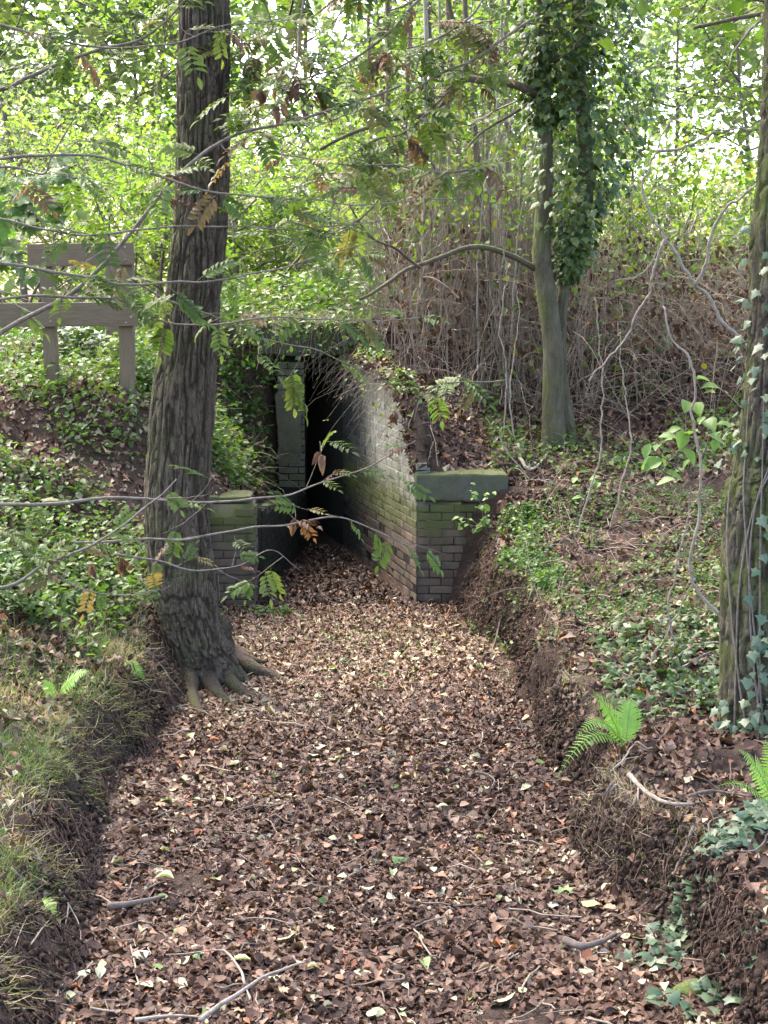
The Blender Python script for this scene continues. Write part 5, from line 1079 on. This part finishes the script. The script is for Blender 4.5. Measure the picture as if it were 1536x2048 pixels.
OV = [  # label, pixels, Y0, Y1, r0, r1, leaves, twigs
    ('thick grey branch slanting up across the oak trunk from the left edge', [(-60, 720), (60, 630), (180, 560), (290, 430), (370, 340), (440, 290), (560, 245), (700, 205), (800, 170)], 9.2, 9.8, .018, .007, 20, 6),
    ('long twig crossing the oak high up, above the slanting branch foot', [(-40, 318), (80, 312), (180, 312), (330, 352), (460, 393), (620, 402), (768, 408), (930, 392)], 9.0, 9.4, .010, .003, 22, 7),
    ('twig passing just above the top fence rail', [(-40, 440), (90, 462), (200, 476), (350, 456), (480, 458), (640, 452), (800, 440)], 9.4, 9.2, .008, .003, 18, 6),
    ('twig crossing between the two fence rails and over the oak', [(-40, 525), (120, 548), (250, 562), (420, 562), (540, 545), (660, 505), (775, 470)], 8.8, 9.3, .010, .003, 18, 6),
    ('twig sagging along the lower fence rail and past the trunk', [(-40, 600), (130, 590), (230, 598), (330, 640), (430, 645), (560, 628), (700, 640), (840, 630)], 9.0, 9.6, .009, .003, 18, 6),
    ('twig descending right from the oak toward the tunnel mouth', [(240, 545), (330, 595), (430, 632), (520, 678), (620, 692), (720, 740), (820, 790)], 9.6, 10.4, .008, .003, 10, 5),
    ('long low twig arching in front of the tunnel mouth', [(-40, 1015), (120, 1006), (250, 998), (410, 1004), (560, 992), (640, 968), (740, 925), (830, 880)], 8.6, 9.4, .011, .003, 14, 6),
    ('second low twig reaching the wing wall with green leaves', [(150, 1085), (300, 1085), (430, 1070), (560, 1050), (650, 1032), (720, 1048), (790, 1082), (825, 1088)], 8.8, 9.3, .008, .003, 14, 5),
    ('short low twig ending at the left brick pier', [(230, 1108), (310, 1118), (400, 1136), (480, 1126), (540, 1100), (600, 1140)], 8.7, 9.0, .007, .002, 10, 4),
    ('bare twig low on the left in front of the bank', [(-30, 1180), (90, 1130), (190, 1085), (300, 1010), (350, 960)], 8.4, 8.6, .012, .004, 14, 6),
    ('low left twig above the ground ivy', [(-30, 1060), (60, 1110), (160, 1178), (250, 1194), (320, 1178)], 8.6, 8.6, .007, .002, 16, 6),
    ('top left branch rising to the oak crown', [(-40, 190), (60, 158), (150, 118), (230, 92), (330, 40), (400, -40)], 9.4, 9.8, .014, .006, 22, 7),
    ('top left twig nearly level above the rising branch', [(-40, 50), (80, 75), (170, 90), (340, 90), (450, 52), (560, 40)], 9.6, 9.6, .010, .003, 22, 7),
    ('dark twig hooked at the left picture edge', [(-40, 340), (35, 338), (85, 345), (100, 320), (130, 270), (160, 220)], 9.8, 9.6, .009, .003, 8, 4),
    ('hanging branch at the top centre left of the poles', [(620, -60), (600, 60), (590, 140), (540, 220), (450, 280)], 10.2, 9.6, .010, .003, 26, 8),
    ('leafy branch at the top centre', [(880, -40), (780, 60), (700, 120), (600, 160), (520, 190)], 11.0, 10.6, .012, .003, 34, 9),
    ('leafy branch over the pole cluster', [(1060, 40), (960, 110), (880, 150), (800, 200), (700, 230), (620, 260)], 12.0, 11.2, .012, .003, 34, 9),
    ('drooping leafy branch above the tunnel', [(1000, 330), (900, 350), (800, 330), (700, 330), (600, 310), (520, 300)], 11.5, 10.8, .010, .003, 34, 8),
    ('leafy twig right of the oak at mid height', [(780, 370), (720, 440), (640, 470), (540, 500), (470, 510)], 11.6, 11.4, .008, .003, 22, 7),
    ('dense leafy bough at the very top right of the oak', [(760, -60), (680, 0), (600, 40), (520, 70), (470, 110)], 11.2, 10.8, .010, .003, 40, 10),
    ('dense leafy bough left of the ivy column at the top', [(1010, -60), (940, 40), (860, 80), (760, 110), (680, 150)], 12.2, 11.6, .010, .003, 44, 10),
    ('leafy bough hanging midway between oak and poles', [(900, 180), (820, 260), (740, 280), (640, 350), (560, 380)], 11.8, 11.2, .009, .003, 40, 9),
    ('leafy twig above the wing wall', [(1010, 760), (930, 765), (880, 770), (840, 800), (830, 840)], 12.6, 12.4, .006, .002, 9, 3)]
for k, (lab, pix, Y0, Y1, r0, r1, nl, nt_) in enumerate(OV): far = pix[0][0] < 0; overhang(lab, (([(768 - 5.6 * F_PX / Y0, pix[0][1] - 60), (-420, pix[0][1] - 10)] if k else [(-420, 1010), (-230, 855)]) + pix) if far else pix, Y0, Y1, r0 * (1.2 if far and k else 1), r1, nl, np.random.default_rng(900 + k), ntw=nt_, lo=.3 if far else .02, sz=.2 if pix[0][1] > 900 else (.25 if Y0 < 10.5 else .28))
rg = np.random.default_rng(950)
t = thing('maple_branch', W(-60, 420, 11.5), 'spray of green lobed maple leaves at the left edge above the fence', 'branch')
for k, pix in enumerate(([(-60, 420), (40, 400), (110, 390), (170, 395)], [(-60, 440), (30, 425), (90, 430)], [(-60, 360), (60, 365), (150, 350)], [(-60, 500), (-10, 500), (30, 520)])):
    q = limb(t, pix, 11.5, 11.3, .006, .002, M['twig'], 20, .015, k, 'twig', 5)
    for j in range(26): i = rg.integers(2, 20); leaf_child(t, ML, q[i] + rg.normal(0, .07, 3), np.array([rg.normal(0, 1), rg.normal(-.6, .4), rg.normal(-.4, .3)]), np.array([rg.normal(0, .25), -.6, 1.0]), rg.uniform(.09, .17), rg)
# withered leaf clusters caught on the low twigs
for k, (px, py, lab) in enumerate(((185, 1130, 'withered brown leaf cluster hanging leftmost on the low twigs'), (245, 1120, 'withered brown leaf cluster hanging from the low twig left of the oak'), (590, 1040, 'withered orange-brown leaf hanging before the dark tunnel'), (640, 905, 'withered grey-brown leaf cluster on the long low twig'), (790, 825, 'single withered leaf hanging in front of the wing wall'), (525, 180, 'withered red-brown leaf beside the oak high up'), (555, 215, 'withered dark leaf cluster right of the oak high up'))):
    p = W(px, py, 8.9 + .1 * k); t = thing('withered_cluster', p, lab, 'leaf')
    g = Geo(); tube(g, [p + [0, 0, .07], p + [.005, 0, .03], p], .0025, 4); put('stalk', g, M['twig'], t)
    for j in range(3 + k % 3): leaf_child(t, BLF, p + rg.normal(0, .012, 3), np.array([rg.normal(0, .5), rg.normal(-.2, .4), -1.0]), np.array([rg.normal(0, .6), -1.0, .3]), rg.uniform(.06, .105), rg)

# ------------------------------------------------------------------ trailing stems over the tunnel mouth
rg = np.random.default_rng(970); g = Geo(); gl = Geo()
for k in range(150):
    x = rg.uniform(-1.5, -.2); y = rg.uniform(16.0, 16.5); p = np.array([x, y, 2.52 + rg.random() * .1]); q = stalk(g, p, np.array([rg.normal(0, .4), -.5 * rg.random(), .15]), rg.uniform(.2, .75), .003, rg, rg.uniform(.7, 1.2), 7)
    n = 5; i = rg.integers(2, 7, n); scatter(gl, LT[0], LT[1], q[i] + rg.normal(0, .03, (n, 3)), euler_mats(rg.uniform(0, 6.28, n), rg.normal(-.5, .4, n), rg.normal(0, .4, n)), rg.uniform(.04, .08, n), rg.random(n))
for k in range(420):
    u = rg.uniform(.12, 2.9); p = A0 + DW * u - NW * rg.uniform(.02, .25); p[2] = wtop(u) + .02; q = stalk(g, p, np.array([rg.normal(-.5, .4), rg.normal(0, .4), .2]), rg.uniform(.2, .6), .003, rg, rg.uniform(.6, 1.1), 7)
    if k % 3 == 0: n = 3; i = rg.integers(2, 7, n); scatter(gl, LT[0], LT[1], q[i], euler_mats(rg.uniform(0, 6.28, n), rg.normal(-.5, .4, n), rg.normal(0, .4, n)), rg.uniform(.03, .06, n), rg.random(n))
tag(put('trailing_stems', g, M['brush']), 'dry trailing stems hanging over the lintel and wing wall top', kind='stuff'); tag(put('trailing_foliage', gl, M['l_low']), 'small green leaves trailing over the lintel', kind='stuff')

g = Geo(); us = np.linspace(.06, 2.9, 90); q = np.array([A0 + DW * u - NW * .075 + [0, 0, wtop(u) - .02] for u in us]); rr = .075 + .035 * fbm(us * 9, 2.0, 0, 4)
tube(g, q + np.stack([fbm(us * 7, 1., 0, 3), fbm(us * 7, 5., 0, 3), fbm(us * 6, 9., 0, 3)], 1) * .05, rr, 12); tag(put('soil_cap', g, M['soil'], None, True, q[0]), 'crumbly soil lying along the overgrown wing wall top', kind='stuff')
n = 1500; u = rg.uniform(.06, 2.9, n); a = rg.uniform(-.6, 2.4, n); out = NW[None] * np.cos(a)[:, None] + np.array([0, 0, 1.0])[None] * np.sin(a)[:, None]; wt = np.array([wtop(v) for v in u]); P = A0 + DW[None] * u[:, None] - NW * .075; P[:, 2] = wt - .02; P = P + out * .10; up = out + rg.normal(0, .5, (n, 3)); yd = np.cross(up, rg.normal(0, 1, (n, 3))); g = Geo(); scatter(g, LIT4[1][0], LIT4[1][1], P, frame_mats(yd, up), .055 * rg.uniform(.5, 1.3, n), rg.beta(1.6, 2, n) * .85)
tag(put('wall_top_litter', g, M['l_litter']), 'fallen leaves lying on the wing wall top', kind='stuff')
g = Geo(); n = 900; u = rg.uniform(.3, 2.9, n); P = A0 + DW[None] * u[:, None] - NW * .06; P[:, 2] = np.array([wtop(v) for v in u]) + rg.random(n) * .16; P[:, :2] += rg.normal(0, .07, (n, 2)); k_ = fbm(u * 3, 4., 0, 3) > -.1; P = P[k_]; n = len(P); scatter(g, LT[0], LT[1], P, euler_mats(rg.uniform(0, 6.28, n), rg.normal(-.3, .5, n), rg.normal(0, .5, n)), rg.uniform(.03, .065, n), rg.random(n))
tag(put('wall_top_foliage', g, M['l_low']), 'small green plants growing on the wing wall top', kind='stuff')
def clods(n, y0, y1, left, rg, geo):
    Y = rg.uniform(y0, y1, n); e_ = prof_edges(Y); a, b = (e_[0], e_[1]) if left else (e_[3], e_[2]); t_ = rg.random(n) ** .7; X = a[:, 0] * (1 - t_) + b[:, 0] * t_ + (1 if left else -1) * rg.uniform(.0, .06, n); Z = a[:, 1] * (1 - t_) + b[:, 1] * t_ + .01
    T = np.array([[1, 0, 0], [-1, 0, 0], [0, 1, 0], [0, -1, 0], [0, 0, 1], [0, 0, -1], [.6, .6, .55], [-.6, .5, -.6], [.5, -.6, -.5], [-.5, -.6, .6]], float); import bmesh
    bm = bmesh.new(); [bm.verts.new(v) for v in T]; bmesh.ops.convex_hull(bm, input=bm.verts); bm.verts.index_update(); V = np.array([v.co for v in bm.verts]); F = np.array([[v.index for v in f.verts] for f in bm.faces if len(f.verts) == 3]); bm.free()
    S = np.clip(rg.lognormal(-4.3, .5, n), .004, .02)[:, None] * rg.uniform(.6, 1.3, (n, 3)); scatter(geo, V, F, np.stack([X, Y, Z], 1), euler_mats(rg.uniform(0, 6.28, n), rg.uniform(0, 6.28, n), rg.uniform(0, 6.28, n)), S, rg.random(n))
g = Geo(); clods(3400, 5.2, 11, True, rg, g); clods(4200, 5.2, 13.4, False, rg, g); tag(put('soil_crumbs', g, M['soil']), 'crumbs and clods of soil on the eroded bank faces', kind='stuff')
# ------------------------------------------------------------------ sticks on the ground
STK = [('pale forked stick lying across the litter at the bottom', [[(400, 2040), (470, 1990), (530, 1950), (610, 1925)], [(490, 1970), (480, 1940), (455, 1905), (430, 1898), (330, 1912)], [(500, 2000), (490, 1970)]], .011, 'deadwood'),
       ('long thin stick along the bottom edge left of the forked stick', [[(270, 2040), (330, 2030), (400, 2036)], [(180, 2016), (240, 2026)]], .009, 'deadwood'),
       ('dark rotten stick lying near the left bank', [[(215, 1812), (270, 1806), (330, 1790)]], .018, 'root'),
       ('stout bare stick slanting on the right bank', [[(1258, 1548), (1300, 1590), (1340, 1625), (1385, 1655)]], .014, 'deadwood'),
       ('short pale stick on the right bank below the bright fern', [[(1210, 1555), (1240, 1525), (1268, 1490)]], .009, 'vine'),
       ('crooked stick lying toward the right picture edge', [[(1378, 1592), (1430, 1584), (1500, 1592)]], .010, 'root'),
       ('mossy broken stick on the right bank crest near the pier', [[(1032, 1140), (1040, 1165), (1060, 1172), (1095, 1140)]], .022, 'palepole'),
       ('dark curved twig at the litter middle right', [[(950, 1545), (975, 1548), (990, 1560), (982, 1575)]], .008, 'root'),
       ('dark stick at the foot of the right bank', [[(970, 1310), (990, 1285), (1020, 1260)]], .012, 'root'),
       ('fallen branch on the slope below the ivy-clad tree', [[(1340, 1330), (1390, 1305), (1440, 1285)], [(1360, 1340), (1420, 1318)]], .014, 'deadwood'),
       ('dark wood piece half buried near the ivy patch', [[(1130, 1880), (1165, 1892), (1200, 1885), (1230, 1868)]], .02, 'root'),
       ('thin pale root strand on the left bank face', [[(118, 1780), (138, 1810), (132, 1850)], [(135, 1800), (158, 1850), (162, 1880)]], .006, 'deadwood'),
       ('thin straw stalk on the grassy left bank', [[(60, 1890), (90, 1850), (125, 1825)]], .004, 'vine'),
       ('straight twig on the slope right of the oak roots', [[(440, 1255), (470, 1285), (500, 1305)]], .008, 'root')]
for k, (lab, paths, r0, mt) in enumerate(STK):
    P0 = [[bedpt(*p, .05) for p in pth] for pth in paths]; t = thing('stick', P0[0][0], lab, 'stick', 'sticks on the ground')
    for j, q in enumerate(P0):
        qq = wobble(smooth_path(q, 22), .006, 8, k * 3 + j); g = Geo(); tube(g, qq, np.linspace(r0, r0 * .45, 22) * (1 + .15 * fbm(np.arange(22) * .7, k, 0, 2)) * (1 if j == 0 else .6), 7); put('stem', g, M[mt], t, True)
g = Geo(); rg = np.random.default_rng(990)
for k in range(900):
    if k < 420: X_, Y_ = bed_pts(1, 5, 13.3, rg)
    else: Y_ = rg.uniform(5, 13.4, 1); X_ = prof_edges(Y_)[3][:, 0] + rg.random(1) * 2.6
    a = rg.uniform(0, 3.14); L = rg.uniform(.06, .4); u = np.linspace(-.5, .5, 5); x = X_[0] + u * L * math.cos(a); y = Y_[0] + u * L * math.sin(a) ; z = ground(x, y) + .025 + rg.normal(0, .006, 5); tube(g, np.stack([x, y, z], 1) + rg.normal(0, .008, (5, 3)), rg.uniform(.0015, .005), 4, rg.random(), cap=False)
tag(put('twig_litter', g, M['brush']), 'thin broken twigs scattered through the leaf litter', kind='stuff')
